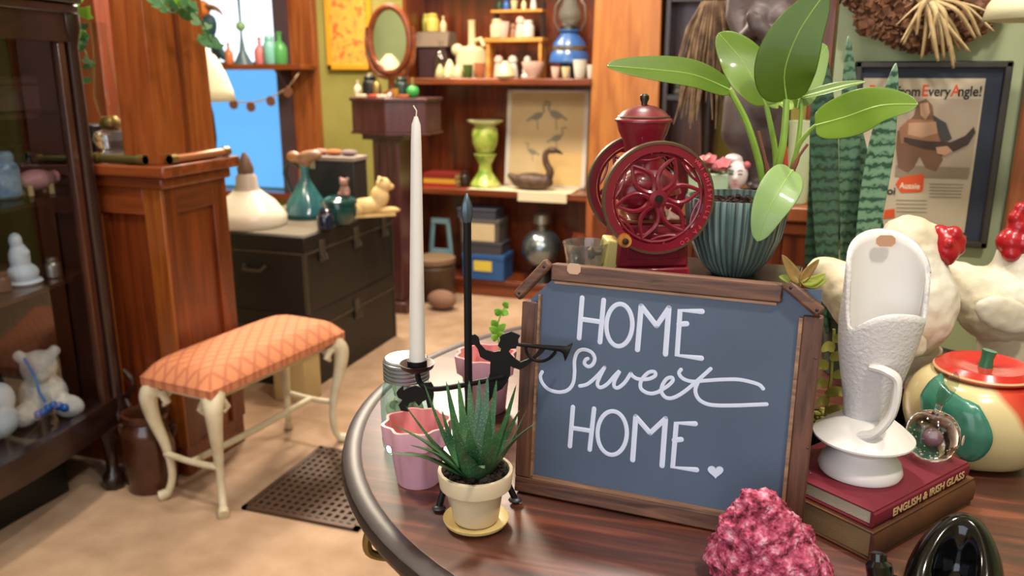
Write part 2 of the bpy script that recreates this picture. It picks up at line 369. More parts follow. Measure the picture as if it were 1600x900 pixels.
for k, (dx, h, kd, m, nm) in enumerate([(-.13, .05, 'jar', C_('bottle_green', '#26402c', .2), 'dark green jar'), (-.09, .05, 'jar', BLU, 'cobalt blue jar'), (-.045, .05, 'cup', CRM, 'cream cup'), (.01, .06, 'bottle', C_('ivory_glaze', '#d9cfa0', .3), 'ivory bottle'), (.065, .07, 'shaker', WHT, 'white shaker')]):
    ware(nm.split()[-1], f'{nm} on the top ledge of the honey rack', nm.split()[-1], p+Vector((dx, .005, .3605)), h, kd, m)
for k, (dx, dy, h, kd, m, nm) in enumerate([(-.135, 0, .12, 'shaker', PNK, 'tall blush shaker'), (-.055, .01, .12, 'shaker', WHT, 'white shaker with slim neck'), (.03, .01, .12, 'figurine', WHT, 'white figurine'), (.075, .02, .09, 'cup', C_('grey_glaze', '#a79c93', .3), 'grey cup')]):
    ware(nm.split()[-1] if nm.split()[-1] != 'neck' else 'shaker', f'{nm} standing inside the honey rack', nm.split()[-1] if nm.split()[-1] != 'neck' else 'shaker', p+Vector((dx, dy, .0)), h, kd, m)
for k, (px, h, kd, m, nm, ct) in enumerate([(790, .09, 'shell', CRM, 'cream lidded dish, leftmost of the front row', 'dish'), (833, .085, 'bowl', PNK, 'blush pink footed bowl in the front row', 'bowl'), (868, .06, 'cup', PNK, 'peach cup below the blue lantern', 'cup'), (884, .06, 'cup', CRM, 'cream cup below the blue lantern', 'cup'), (906, .095, 'cup', WHT, 'tall white mug near the big column', 'mug'), (922, .07, 'cup', WHT, 'small white cup touching the big column', 'cup')]):
    ware(ct, nm+', upper shelf', ct, onshelf(px, 4.395, S1), h, kd, m, rscale=.85 if kd == 'bowl' else 1.0 if px != 922 else .7)
# blue oil lantern
p = onshelf(889, 4.50, S1)
ln = thing('oil_lantern', 'blue enamel oil lantern with grey band and glass globe on upper shelf', 'lantern', p)
MB().lathe([(0,.075),(.10,.075),(.108,.085),(.104,.12),(.09,.145)], 24).build('base', BLU, ln)
MB().lathe([(.092,.143),(.094,.146),(.094,.165),(.09,.168)], 24).build('band', SILV, ln)
MB().lathe([(.09,.168),(.085,.185),(.055,.22),(.045,.24),(.06,.243),(.06,.25),(0,.25)], 24).build('tank', BLU, ln)
MB().lathe([(0,.25),(.05,.25),(.045,.27),(.03,.275)], 18).build('burner', BLK, ln)
MB().lathe([(.035,.275),(.06,.31),(.062,.34),(.04,.385),(.04,.41)], 18).build('globe', C_('smoky_glass', '#8b8a80', .15, trans=.6), ln)
MB().tube([(-.06,0,.25),(-.085,0,.30),(-.08,0,.37),(-.04,0,.43),(.04,0,.43),(.08,0,.37),(.085,0,.30),(.06,0,.25)], .005, 6).build('wire_guard', SILV, ln)
MB().lathe([(0,0),(.06,0),(.05,.075),(0,.075)], 16).build('stand', W_DK, ln)
# ---------------- middle shelf
def vase_green():
    m, nt, b = _base('majolica_green'); n = nt.nodes.new('ShaderNodeTexNoise'); n.inputs['Scale'].default_value = 16
    nt.links.new(_coord(nt, (1, 1, 1)), n.inputs['Vector'])
    nt.links.new(_ramp(nt, n.outputs[0], [(.3, '#5c8a2c'), (.5, '#9cb04a'), (.68, '#c9c878')]), b.inputs['Base Color']); b.inputs['Roughness'].default_value = .3; return m
VG = vase_green(); p = onshelf(757, 4.47, S2)
gv = thing('pedestal_vase', 'green and yellow majolica vase with ruffled rim and pedestal foot', 'vase', p)
MB().lathe([(0,0),(.085,0),(.088,.02),(.06,.06),(.038,.09),(.034,.13),(.05,.16),(.065,.19),(.036,.195)], 24).build('foot', VG, gv)
MB().lathe([(.036,.195),(.055,.21),(.07,.25),(.075,.30),(.07,.33),(.06,.345),(.055,.35),(0,.35)], 24).build('body', VG, gv)
MB().lathe([(.055,.35),(.095,.372),(.098,.38),(.088,.38),(.05,.355)], 32, rf=lambda a, t, z: 1+.06*math.sin(8*a)).build('rim', C_('pale_green_rim', '#c9cf9c', .3), gv)
# framed bird print leaning
p = onshelf(852, 4.565, S2)
bp = thing('bird_print', 'cream print of water birds in white frame leaning in bookcase', 'picture', p+Vector((0, 0, .002)))
bp.rotation_euler = (math.radians(-7), 0, 0)
MB().bx((-.225, 0, 0), (.225, .012, .53)).build('sheet', mat('cream_print', '#cbb388', .7, col2='#bfa578', vs=4), bp)
for a, b in (((-.24, -.006, 0), (-.215, .014, .54)), ((.215, -.006, 0), (.24, .014, .54)), ((-.24, -.006, .53), (.24, .014, .545)), ((-.24, -.006, 0), (.24, .014, .012))): MB().bx(a, b).build('frame_bar', WHT, bp)
INK = C_('grey_ink', '#85806f', .8)
for cx, cz, k, f in ((-.06, .40, 1.1, 1), (.05, .41, 1.2, -1), (.06, .28, 1.0, 1), (-.08, .2, .8, -1)):
    d = MB().sph((cx, -.0008, cz), (.032*k, .001, .018*k), 14, 8, rot=(0, -.4*f, 0)); P = [(cx+f*x*k, -.0008, cz+z*k) for x, z in ((.025, .01), (.036, .03), (.03, .05), (.042, .06), (.06, .055))]
    t = MB().tube(smoothpath(P, 4), .0045*k, 6); t.tube([(cx, -.0008, cz-.01*k), (cx+.006*k, -.0008, cz-.07*k)], .003*k, 5); t.tube([(cx-f*.02*k, -.0008, cz), (cx-f*.055*k, -.0008, cz-.025*k)], .006*k, 5)
    t.v = [(x, -.0008+(y+.0008)*.15, z) for x, y, z in t.v]; d.add(t.v, t.f); d.build('bird_drawing', INK, bp)
MB().bx((-.02, -.002, .002), (.215, 0, .2)).build('lower_print', mat('sand_print', '#cfae74', .7), bp)
# swan decoy
p = onshelf(838, 4.43, S2+.006)
sw = thing('swan_decoy', 'dark brown carved swan decoy before bird print', 'figurine', p)
SWM = mat('swan_brown', '#3a2a22', .5, col2='#5d4435', vs=30)
b = MB().sph((-.02, 0, .045), (.125, .055, .05), 20, 12).sph((-.12, 0, .06), (.05, .025, .022), rot=(0, .4, 0))
pts = smoothpath([(.06, 0, .05), (.085, 0, .10), (.06, 0, .15), (.055, 0, .20), (.085, 0, .225)], 6)
for i, q in enumerate(pts): b.sph(q, .026-.012*i/len(pts), 10, 6)
b.sph((.095, 0, .222), (.032, .02, .02)); b.build('body', SWM, sw, remesh=.006, smo=3)
MB().tube([(.11, 0, .222), (.135, 0, .212), (.155, 0, .203)], [.012, .009, .003]).build('bill', BLK, sw)
# doily cloth and books
dl = MB(); dl.bx((-.30, -.06, 0), (.30, .13, .004)); dl.bx((-.0, -.064, -.05), (.28, -.060, .004)); dl = dl.build('lace_runner', mat('lace_cream', '#d8cdb0', .9, bump=.5, bs=200), loc=onshelf(815, 4.417, S2+.0005)); tag(dl, 'cream lace runner hanging over middle shelf edge', 'cloth')
p = onshelf(690, 4.46, S2)
for k, (c, nm, h) in enumerate([('#a02a20', 'red', .022), ('#c9992c', 'mustard yellow', .026), ('#7c2018', 'dark red', .03)]):
    b = thing('book', f'{nm} book in the flat stack left on the middle shelf', 'book', p+Vector((0, 0, [0, .0225, .049][k])))
    MB().bx((-.10, -.07, 0), (.10, -.066, h)).build('spine', mat(nm.replace(' ', '_')+'_cover', c, .6), b); MB().bx((-.10, -.066, 0), (.10, .08, .003)).build('cover', MC[nm.replace(' ', '_')+'_cover'], b)
    MB().bx((-.10, -.066, h-.003), (.10, .08, h)).build('cover', MC[nm.replace(' ', '_')+'_cover'], b); MB().bx((-.096, -.066, .003), (.096, .075, h-.003)).build('pages', CRM, b)
ware('glazed_pot', 'small dark glazed pot behind the lace runner', 'pot', onshelf(724, 4.50, S2+.0045), .08, 'jar', C_('dark_brown_glaze', '#2e211b', .3), rscale=1.1)
# ---------------- lower compartment
p = onshelf(690, 4.45, S0); p.x = atv(686, 400, 4.42).x
bs = thing('frame_easel', 'pale blue wooden A-frame easel on bottom shelf', 'easel', p)
BLW = mat('pale_blue_paint', '#6f93a0', .6)
for s_ in (-1, 1): MB().tube([(s_*.075, 0, .008), (s_*.045, 0, .32)], .014, 4).build('leg', BLW, bs)
MB().bx((-.055, -.012, .30), (.055, .012, .33)).build('top_rail', BLW, bs); MB().bx((-.058, -.01, .12), (.058, .01, .145)).build('cross_rail', BLW, bs)
def carton(px, v, z, w_, d, h, c, nm, lab=None):
    q = atv(px, 380, v); t = thing('box', nm, 'box', (q.x, v, z))
    MB().bx((-w_/2, -d/2, 0), (w_/2, d/2, h*.8)).build('body', mat(c[1], c[0], .6), t, bevel=.003); MB().bx((-w_/2-.004, -d/2-.004, h*.8), (w_/2+.004, d/2+.004, h)).build('lid', mat(c[1], c[0], .6), t, bevel=.003)
    if lab: MB().bx((-w_*lab[1], -d/2-.0065, h*lab[2]), (w_*lab[1], -d/2-.004, h*lab[3])).build('paper_label', mat(lab[0][1], lab[0][0], .6), t)
carton(762, 4.44, S0, .25, .16, .15, ('#2b5690', 'carton_blue'), 'blue cardboard box with yellow label, lowest of the stack', (('#d8c04a', 'label_yellow'), .22, .35, .75))
carton(760, 4.44, S0+.1505, .24, .16, .07, ('#3e3e46', 'carton_slate'), 'flat slate-grey box in the middle of the box stack')
carton(757, 4.44, S0+.221, .23, .15, .13, ('#55504c', 'carton_taupe'), 'taupe box with large cream label in the box stack', (('#c9b692', 'label_cream'), .40, .05, .82))
carton(752, 4.44, S0+.3515, .23, .15, .06, ('#3a3d4c', 'carton_navy'), 'thin navy grey box topmost of the box stack')
p = atv(846, 400, 4.45); p.z = S0
gl = thing('globe', 'silvery mirrored gazing globe with dark stand under middle shelf', 'globe', p)
MB().sph((0, 0, .19), .115, 24, 14).build('ball', mat('globe_mirror', '#8d99a2', .22, metal=.85, col2='#3f5560', vs=5), gl)
MB().lathe([(0,0),(.08,0),(.07,.03),(.045,.09),(0,.09)], 18).build('stand', BLK, gl)
MB().lathe([(.0,.30),(.03,.30),(.03,.32),(.055,.34),(.05,.385),(.03,.40),(.0,.40)], 18).build('finial_cup', SILV, gl)
t = MB().box((0, 0, .20), (.06, .02, .42), ry=.2).build('plank', W_RD, loc=(atv(893, 380, 4.34).x, 4.335, .0)); tag(t, 'red-brown plank leaning against the column base', 'plank')
# stand with the vanity mirror
p = atz(628, 480, 0)
vs_ = thing('pedestal_stand', 'dark plum wooden column stand left of bookcase', 'stand', (p.x-.02, 3.98, 0))
MB().bx((-.11, -.11, 0), (.11, .11, .06)).build('foot', W_PU, vs_, bevel=.006); MB().box((0, 0, .49), (.15, .15, .86)).build('shaft', W_PU, vs_, bevel=.004)
for k in (-.045, 0, .045): MB().box((k, -.0775, .49), (.016, .006, .8)).build('flute', W_PU, vs_)
MB().bx((-.12, -.10, .92), (.12, .10, .95)).build('top', W_PU, vs_, bevel=.004)
vm = thing('vanity_mirror', 'oval tilting vanity mirror on a plum wooden drawer box', 'mirror', (p.x-.01, 3.98, .951), -.03)
hexp = [(-.23, .10), (-.23, .02), (-.17, -.12), (.05, -.17), (.23, -.08), (.23, .10)]
MB().prism(hexp, .012, .165).build('drawer_box', W_PU, vm, bevel=.003)
MB().prism([(x*1.05, y*1.06) for x, y in hexp], .165, .182).build('top_board', W_PU, vm, bevel=.003); MB().prism([(x*1.04, y*1.04) for x, y in hexp], 0, .012).build('base_moulding', W_PU, vm)
MB().lathe([(0,.182),(.06,.182),(.05,.2),(.018,.22),(.016,.27),(.022,.29),(.0,.29)], 16).build('post', W_RD, vm)
for s_ in (-1, 1): MB().tube(smoothpath([(0, .0, .28), (s_*.08, 0, .30), (s_*.125, 0, .37), (s_*.137, 0, .47), (s_*.132, 0, .53)], 5), [.014]*10+[.012]*6+[.008]*5, 8).build('yoke_arm', W_RDX, vm)
ring = [(.113*math.cos(a), -.004, .465+.163*math.sin(a)) for a in [2*PI*i/40 for i in range(40)]]
fr = MB().tube(ring, .017, 8, closed=True).build('mirror_frame', W_RDX, vm)
MB().prism([(.108*math.cos(a), .158*math.sin(a)) for a in [2*PI*i/40 for i in range(40)]], -.003, .003, Matrix.Translation((0, 0, .465)) @ Matrix.Rotation(PI/2, 4, 'X')).build('mirror_glass', mat('mirror', '#c9cfc0', .04, metal=1), vm)
vp = Vector((p.x-.01, 3.98, 1.1335))
VR = Matrix.Rotation(-.03, 4, 'Z')
def onvan(x, y): return vp+(VR @ Vector((x, y, 0)))
GRB = C_('green_glass', '#3f9e4c', .2)
o = thing('perfume_atomizer', 'green bulb perfume atomizer at right of vanity top', 'perfume bottle', onvan(.165, -.085)); MB().sph((0, 0, .03), .032).build('bulb', GRB, o); MB().lathe([(0,.05),(.012,.05),(.012,.08),(.006,.1),(.0,.1)], 10).build('neck', BRS, o)
for x, y, h, kd, m, lb, ct in [(-.17, -.05, .085, 'bottle', C_('pale_perfume', '#d9d0b4', .2), 'pale slender bottle at left end of vanity top', 'bottle'), (-.115, -.02, .12, 'bottle', CRM, 'cream bottle beside the mirror post', 'bottle'), (-.08, -.08, .11, 'jar', BLK, 'black jar before the vanity mirror', 'jar'), (-.03, -.10, .11, 'bottle', BRS, 'brass coloured bottle before mirror post', 'bottle'), (.085, -.05, .10, 'jar', C_('dark_teal', '#20342f', .3), 'dark teal jar right of mirror post', 'jar'), (.075, -.10, .045, 'cup', C_('orange_amber', '#b98a34', .3), 'amber pot before the dark teal jar', 'pot')]:
    ware(ct, lb, ct, onvan(x, y), h, kd, m)
for k, (x, c, nm) in enumerate([(-.10, '#d6bfa4', 'cream'), (-.03, '#b0402c', 'red'), (.02, '#d9c3ad', 'ivory'), (.13, '#a8502c', 'rust')]):
    o = MB().box((0, 0, .008), (.055, .022, .016)).build('trinket_box', mat(nm+'_trinket', c, .5), loc=onvan(x, -.135 if x < .06 else -.115), bevel=.003); tag(o, f'small {nm} trinket box along front edge of vanity', 'trinket box')
# picture on the green wall
p = atv(545, 60, 4.66)
pc = thing('floral_picture', 'golden yellow floral picture in yellow frame on green wall', 'picture', (p.x, 4.675, 1.27))
def floral():
    m, nt, b = _base('floral_art'); v = nt.nodes.new('ShaderNodeTexVoronoi'); v.inputs['Scale'].default_value = 22
    n = nt.nodes.new('ShaderNodeTexNoise'); n.inputs['Scale'].default_value = 16; cc = _coord(nt, (1, 1, 1))
    nt.links.new(cc, v.inputs['Vector']); nt.links.new(cc, n.inputs['Vector'])
    nt.links.new(_ramp(nt, n.outputs[0], [(.3, '#6f7a52'), (.42, '#d69a3a'), (.55, '#e0a848'), (.64, '#c9602c'), (.75, '#9c7a4a')]), b.inputs['Base Color']); b.inputs['Roughness'].default_value = .6; return m
MB().bx((-.13, -.012, .03), (.13, -.006, .70)).build('artwork', floral(), pc)
YF = C_('golden_frame', '#d79b28', .4)
for a, b in (((-.155, -.022, 0), (-.125, 0, .73)), ((.125, -.022, 0), (.155, 0, .73)), ((-.155, -.022, 0), (.155, 0, .03)), ((-.155, -.022, .70), (.155, 0, .73))): MB().bx(a, b).build('frame_bar', YF, pc, bevel=.003)
# window shelf with bottles
ws = thing('window_shelf', 'red-brown wooden shelf across window on bracket', 'shelf', (wx0-.15, 4.44, 1.27))
WL = (wx1+.265)-(wx0-.15)
MB().bx((0, 0, 0), (WL, .18, .032)).build('board', W_RDX, ws, bevel=.004)
for x in (WL-.2, .2): MB().prism([(0, 0), (.15, 0), (0, -.15)], -.012, .012, Matrix.Translation((x, .18, 0)) @ Matrix.Rotation(PI/2, 4, 'Z') @ Matrix.Rotation(PI/2, 4, 'X') @ Matrix.Rotation(PI, 4, 'Y') @ Matrix.Translation((0, 0, 0))).build('bracket', DKJ, ws)
def ow(px, v=4.51): q = atv(px, 80, v); return Vector((q.x, v, 1.3025))
for px, h, kd, m, lb, ct in [(357, .13, 'bottle', C_('peach_glass', '#d0784a', .2), 'peach glass bottle on window shelf, left of the tall stem', 'bottle'), (406, .16, 'bottle', C_('pink_glass', '#d07a80', .2), 'pink glass bottle on window shelf', 'bottle'), (421, .17, 'jar', C_('aqua_glass', '#7fc0b8', .15), 'aqua glass jar on window shelf', 'jar'), (437, .19, 'bottle', C_('green_bottle_glass', '#4f9a58', .15), 'green glass bottle at right end of window shelf', 'bottle'), (338, .12, 'vase', C_('carnival_purple', '#3b2f58', .15), 'dark purple vase at left end of window shelf', 'vase')]:
    ware(ct, lb, ct, ow(px, 4.51 if px != 437 else 4.55), h, kd, m, rscale=1.1 if px == 437 else .6 if px == 421 else 1)
bl = thing('stem_vase', 'tall thin dark green stem vase with flared foot on window shelf', 'vase', ow(379))
MB().lathe([(0,0),(.06,0),(.05,.02),(.02,.08),(.009,.16),(.007,.20)], 16).build('foot', C_('slate_teal', '#4a6470', .3), bl)
MB().sph((0, 0, .225), (.03, .03, .03), 12, 8).build('knop', C_('leaf_green', '#86b07a', .3), bl); MB().lathe([(.008,.25),(.01,.4),(.016,.5),(.03,.56),(.02,.56)], 12).build('neck', C_('slate_teal', '#4a6470', .3), bl)
# floor lamp
p = atv(328, 200, 3.15)
fl = thing('floor_lamp', 'black floor lamp with cream bell shade in front of window', 'lamp', (p.x, 3.15, 0))
s_ = mpp(p); zt = atv(328, 78, 3.15).z; zb = atv(328, 158, 3.15).z
MB().lathe([(0,0),(.14,0),(.14,.02),(.03,.04),(0,.04)], 24).build('base', BLK, fl); MB().tube([(0,0,.03),(0,0,zb-.05)], .009, 8).build('pole', BLK, fl)
MB().lathe([(.02,zb-.22),(.026,zb-.16),(.022,zb-.06),(.012,zb)], 12).build('socket', BLK, fl)
MB().lathe([(42*s_,zb),(38*s_,zb+.05),(30*s_,zb+.12),(18*s_,zt-.03),(4*s_,zt+.01)], 32).build('shade', mat('cream_shade', '#d9d2b4', .8, sss=.0), fl, solid=.003)
MB().tube([(0,0,zb-.03),(0,0,zt+.02)], .006, 6).build('shade_rod', BLK, fl)
# disc garland
gd = thing('disc_garland', 'string garland of brown wooden discs across the window', 'garland', (0, 0, 0))
gp = [atv(x, y, 4.433) for x, y in ((318, 101), (345, 140), (366, 157), (392, 160), (423, 152), (450, 136), (464, 118))]+[atv(474, 103, 4.612)]
MB().tube(smoothpath(gp, 5), .0045, 5).build('string', mat('jute', '#a88f70', .9), gd)
dm = mat('disc_brown', '#6e4634', .7)
for x, y in ((365, 163), (392, 167), (423, 158), (450, 144)):
    q = atv(x, y, 4.426); MB().lathe([(0,-.005),(.030,-.005),(.030,.005),(0,.005)], 16, m=Matrix.Translation(q) @ Matrix.Rotation(PI/2, 4, 'X')).build('wooden_disc', dm, gd)
# hanging toucan
p = atv(322, 14, 4.36)
tc_ = thing('toucan_ornament', 'hanging toucan ornament with orange head and dark teal body', 'ornament', p)
MB().sph((-.02, 0, .0), (.045, .04, .05)).build('head', C_('toucan_orange', '#c87430', .5), tc_)
MB().tube(smoothpath([(.01, 0, .01), (.06, 0, .005), (.10, 0, -.02), (.12, 0, -.045)], 4), [.03, .03, .029, .028, .026, .024, .022, .019, .016, .012, .009, .006, .003], 10, flat=.6).build('beak', C_('beak_brown', '#7c5a3c', .5), tc_)
MB().sph((-.01, 0, -.12), (.06, .05, .10), rot=(0, .5, 0)).sph((.06, 0, -.22), (.03, .02, .09), rot=(0, -.5, 0)).build('body', C_('dark_teal_feather', '#20404a', .6), tc_, remesh=.008, smo=2)
MB().tube([(-.02, 0, .03), (-.02, 0, ceil_z-p.z)], .002, 5).build('cord', BLK, tc_)
# ---------------------------------------------------------------- stacked trunks
TR = mat('black_trunk_paint', '#100f0e', .5, col2='#181613', vs=5, bump=.1, bs=30); TRE = mat('trunk_edge_metal', '#4c463c', .5, metal=.5)
def trunk(z, h, label, hasps):
    t = thing('trunk', label, 'trunk', (-1.80, 2.76, z))
    MB().bx((-.46, 0, 0), (0, .75, h-.07)).build('body', TR, t, bevel=.004); MB().bx((-.462, -.002, h-.066), (.003, .753, h)).build('lid', TR, t, bevel=.006)
    MB().bx((-.0, -.004, h-.074), (.005, .754, h-.064)).build('edge_strip', TRE, t); MB().bx((-.464, -.004, h-.074), (0, 0, h-.064)).build('edge_strip', TRE, t)
    for y in hasps:
        q = MB().bx((.003, y-.02, h-.12), (.01, y+.02, h-.03)).build('hasp', TRE, t, bevel=.002); MB().tube([(.012, y-.014, h-.085), (.022, y-.012, h-.11), (.022, y+.012, h-.11), (.012, y+.014, h-.085)], .004, 6).build('hasp_loop', TRE, q)
    for y in (.0, .75): MB().bx((-.012, y-.004 if y else -.004, 0), (.004, y+.004 if y else .008, h-.075)).build('corner_strip', TRE, t)
    MB().tube([(-.28, -.006, h*.6), (-.27, -.03, h*.55), (-.19, -.03, h*.55), (-.18, -.006, h*.6)], .007, 6).build('end_handle', TRE, t)
trunk(0, .318, 'black trunk standing on the carpet, lower of the two', (.38,)); trunk(.319, .317, 'black trunk stacked on top of the other trunk', (.12, .40, .66))
TT = .637
rn = MB().bx((-.02, -.0, 0), (.09, .73, .003)).bx((-.42, 0, 0), (-.02, .73, .003)).build('table_runner', mat('grey_lace', '#6c6455', .9, bump=.4, bs=200), loc=(-1.895, 2.77, TT)); tag(rn, 'worn grey-beige lace runner covering the upper trunk', 'cloth')
TT += .0035
p = atz(403, 358, TT)
sd = thing('glass_lamp_shade', 'white milk-glass lamp shade with brown conical finial on trunk', 'lamp shade', (p.x-.10, p.y+.085, TT))
s_ = mpp(p)
MB().lathe([(0,0),(.150,0),(.155,.012),(.155,.04),(.14,.06),(.11,.10),(.07,.13),(.055,.145),(0,.145)], 32).build('dome', mat('milk_glass', '#e4dccb', .3), sd)
MB().lathe([(.055,.145),(.045,.16),(.042,.20),(.03,.215),(0,.215)], 20).build('collar', mat('pale_grey_glass', '#b5a79c', .4), sd); MB().lathe([(.032,.214),(.034,.235),(.02,.275),(.006,.30),(0,.30)], 16).build('finial', mat('finial_brown', '#6d564a', .5), sd)
p = atz(455, 343, TT)
ju = thing('teal_jug', 'teal conical glass jug with handle and orange stopper on trunk', 'jug', (p.x+.03, p.y+.08, TT))
TL = mat('teal_glass', '#3f7d80', .12, col2='#2c5c66', vs=6, coat=.3)
MB().lathe([(0,0),(.085,0),(.095,.02),(.08,.07),(.03,.15),(.018,.18),(.018,.23),(.026,.235),(0,.235)], 24).build('body', TL, ju)
MB().tube(smoothpath([(-.02, 0, .22), (-.07, 0, .24), (-.10, 0, .19), (-.07, 0, .10)], 5), .010, 8).build('handle', C_('dark_handle', '#263038', .3), ju)
MB().sph((-.05, 0, .262), (.035, .025, .026)).sph((.03, 0, .268), (.065, .03, .026), rot=(0, -.15, 0)).sph((.0, 0, .235), (.03, .022, .02)).build('stopper', mat('amber_stopper', '#b07a4c', .4, col2='#8c6a58', vs=20), ju, remesh=.007, smo=3)
p = atz(520, 345, TT)
bk = thing('black_case', 'upright black case behind the teal glassware on trunk', 'case', (p.x-.11, 3.33, TT))
MB().bx((-.13, -.06, 0), (.13, .06, .235)).build('body', mat('charcoal_case', '#1d1d22', .55), bk, bevel=.005); MB().bx((-.135, -.065, .236), (.135, .065, .255)).build('lid', mat('pale_lace_top', '#8b7f78', .8), bk, bevel=.003)
MB().bx((-.09, -.07, .20), (-.06, -.06, .245)).build('latch', SILV, bk)
for dx, c, nm in ((-.07, '#9a6f62', 'dusty pink'), (.0, '#a4623c', 'rust brown'), (.075, '#7b6a6a', 'mauve grey')):
    o = MB().sph((0, 0, .014), (.042, .03, .014)).build('folded_cloth', mat(nm.replace(' ', '_')+'_cloth', c, .9), loc=(p.x-.11+dx, 3.33, TT+.2555)); tag(o, f'{nm} folded cloth on top of black case', 'cloth')
p = atz(520, 352, TT)
g1 = thing('covered_jar', 'dark teal covered glass jar with bear figure on lid', 'jar', (p.x+.0, p.y+.06, TT))
DT = mat('deep_teal_glass', '#12403f', .1, coat=.4)
MB().lathe([(0,0),(.05,0),(.07,.03),(.075,.06),(.07,.085),(0,.085)], 24).build('bowl', DT, g1); MB().lathe([(.078,.086),(.076,.10),(.05,.115),(0,.118)], 24).build('lid', DT, g1)
MB().sph((.03, 0, .135), (.024, .02, .028)).sph((.03, -.004, .172), .019).sph((.014, 0, .188), .008).sph((.046, 0, .188), .008).sph((.045, -.012, .125), (.012, .014, .01)).sph((.015, -.012, .125), (.012, .014, .01)).build('bear_figure', mat('bear_pink', '#8e6a60', .6), g1, remesh=.004, smo=2)
p = atz(503, 360, TT)
ware('inkwell', 'small blue-black glass inkwell near the trunk edge', 'inkwell', Vector((p.x, p.y+.03, TT)), .085, 'jar', mat('ink_glass', '#0f1a30', .06, coat=.6), rscale=1.1)
p = atz(574, 339, TT)
li = thing('lion_figurine', 'cream lying lion figurine at far end of trunk', 'figurine', (p.x, p.y+.03, TT), math.radians(40))
LM = mat('cream_stone', '#d9bf8a', .7, col2='#c8a970', vs=20)
MB().bx((-.105, -.04, 0), (.105, .04, .012)).build('base', LM, li)
MB().sph((-.02, 0, .045), (.085, .036, .038)).sph((.045, 0, .085), (.042, .036, .05)).sph((.062, 0, .135), (.034, .032, .034)).sph((.092, 0, .125), (.02, .018, .016)).sph((.085, .02, .022), (.05, .012, .012)).sph((.085, -.02, .022), (.05, .012, .012)).sph((-.07, -.025, .03), (.035, .018, .026)).sph((.05, .022, .165), .009).sph((.05, -.022, .165), .009).build('body', LM, li, remesh=.005, smo=3)
# basket and stone on the floor
p = atz(688, 452, 0); t = thing('crock', 'dark brown stoneware crock on carpet beside bookcase', 'crock', (p.x+.05, 4.225, 0))
MB().lathe([(0,0),(.10,0),(.115,.02),(.12,.19),(.105,.21),(.0,.21)], 24).build('body', mat('crock_brown', '#4a3422', .5), t); MB().lathe([(.11,.2095),(.122,.215),(.122,.24),(.10,.245),(.0,.245)], 24).build('lid', mat('crock_lid', '#7a6248', .6), t)
p = atz(685, 487, 0); o = MB().sph((0, 0, .055), (.085, .065, .055), 14, 8).build('stone_block', mat('pink_stone', '#8d6a58', .85, bump=.4, bs=40), loc=(p.x, p.y+.05, .0), remesh=.012, smo=1); tag(o, 'rough pinkish stone block on carpet before the crock', 'stone')
# things in the narrow case
for z, px, h, kd, m, lb in ((1.1455, 1062, .14, 'figurine', C_('dark_bronze', '#4a4640', .5), 'dark bronze figurine in the narrow case'), (1.1455, 1073, .07, 'jar', C_('orange_jar', '#c9925a', .4), 'small orange jar beside dark bronze figurine'), (.6255, 1063, .18, 'bottle', C_('slate_bottle', '#68788a', .3), 'slate blue bottle low in the narrow case'), (.6255, 1080, .12, 'vase', C_('dusky_vase', '#7a6658', .4), 'dusky brown vase low in the narrow case')):
    q = atv(px, 100, 4.5); ware(lb.split()[1] if 0 else {'figurine': 'figurine', 'jar': 'jar', 'bottle': 'bottle', 'vase': 'vase'}[kd], lb, kd, Vector((q.x, 4.5, z)), h, kd, m)
# ================================================================== CHINA CABINET
cb = thing('china_cabinet', 'dark bow-front china cabinet with curved glass at left edge', 'cabinet', (0, 0, 0))
V0, V1, UB = .86, 1.925, -2.43
def bow(t, off=0): return -1.965+.085*math.sin(PI*t)+off
def bowpoly(off=0, n=14): return [(UB, V0), *[(bow(i/n, off), V0+(V1-V0)*i/n) for i in range(n+1)], (UB, V1)]
def bowband(z0, z1, off, th, nm, m, par):
    n = 16; b = MB(); out = [(bow(i/n, off), V0+(V1-V0)*i/n) for i in range(n+1)]; inn = [(bow(i/n, off-th), V0+(V1-V0)*i/n) for i in range(n+1)]
    b.prism(out+inn[::-1], z0, z1); return b.build(nm, m, par)
bowband(.20, .285, .012, .035, 'bottom_rail', W_DKX, cb); bowband(1.345, 1.42, .012, .035, 'top_rail', W_DKX, cb)
MB().prism(bowpoly(-.026), .215, .265).build('floor_board', W_DKX, cb)
MB().prism(bowpoly(.03), 1.42, 1.445).build('cornice', W_DKX, cb, bevel=.004); MB().prism(bowpoly(.05), 1.446, 1.50).build('top_board', W_DKX, cb, bevel=.008)
MB().bx((UB, V0, .2), (UB+.015, V1, 1.42)).build('back_panel', mat('cabinet_back', '#1b1a1e', .35), cb)
MB().bx((UB, V0, .2), (-1.97, V0+.02, 1.42)).build('side_panel', W_DK, cb); MB().bx((UB, V1-.02, .2), (-1.985, V1, 1.42)).build('side_panel', W_DK, cb)
n = 16
gb = MB().grid([[(bow(.06+.86*i/n, -.006), V0+(V1-V0)*(.06+.86*i/n), z) for z in (.285, 1.345)] for i in range(n+1)])
gb.build('curved_glass', glass('cabinet_glass', '#e8edf2'), cb)
for t in (.935, .055): MB().box((bow(t, -.006), V0+(V1-V0)*t, .815), (.022, .034, 1.07), rz=.3 if t > .5 else -.3).build('door_stile', wood('stile_brown', '#2a1510', '#54301f', 'z', .3, .3), cb, bevel=.004)
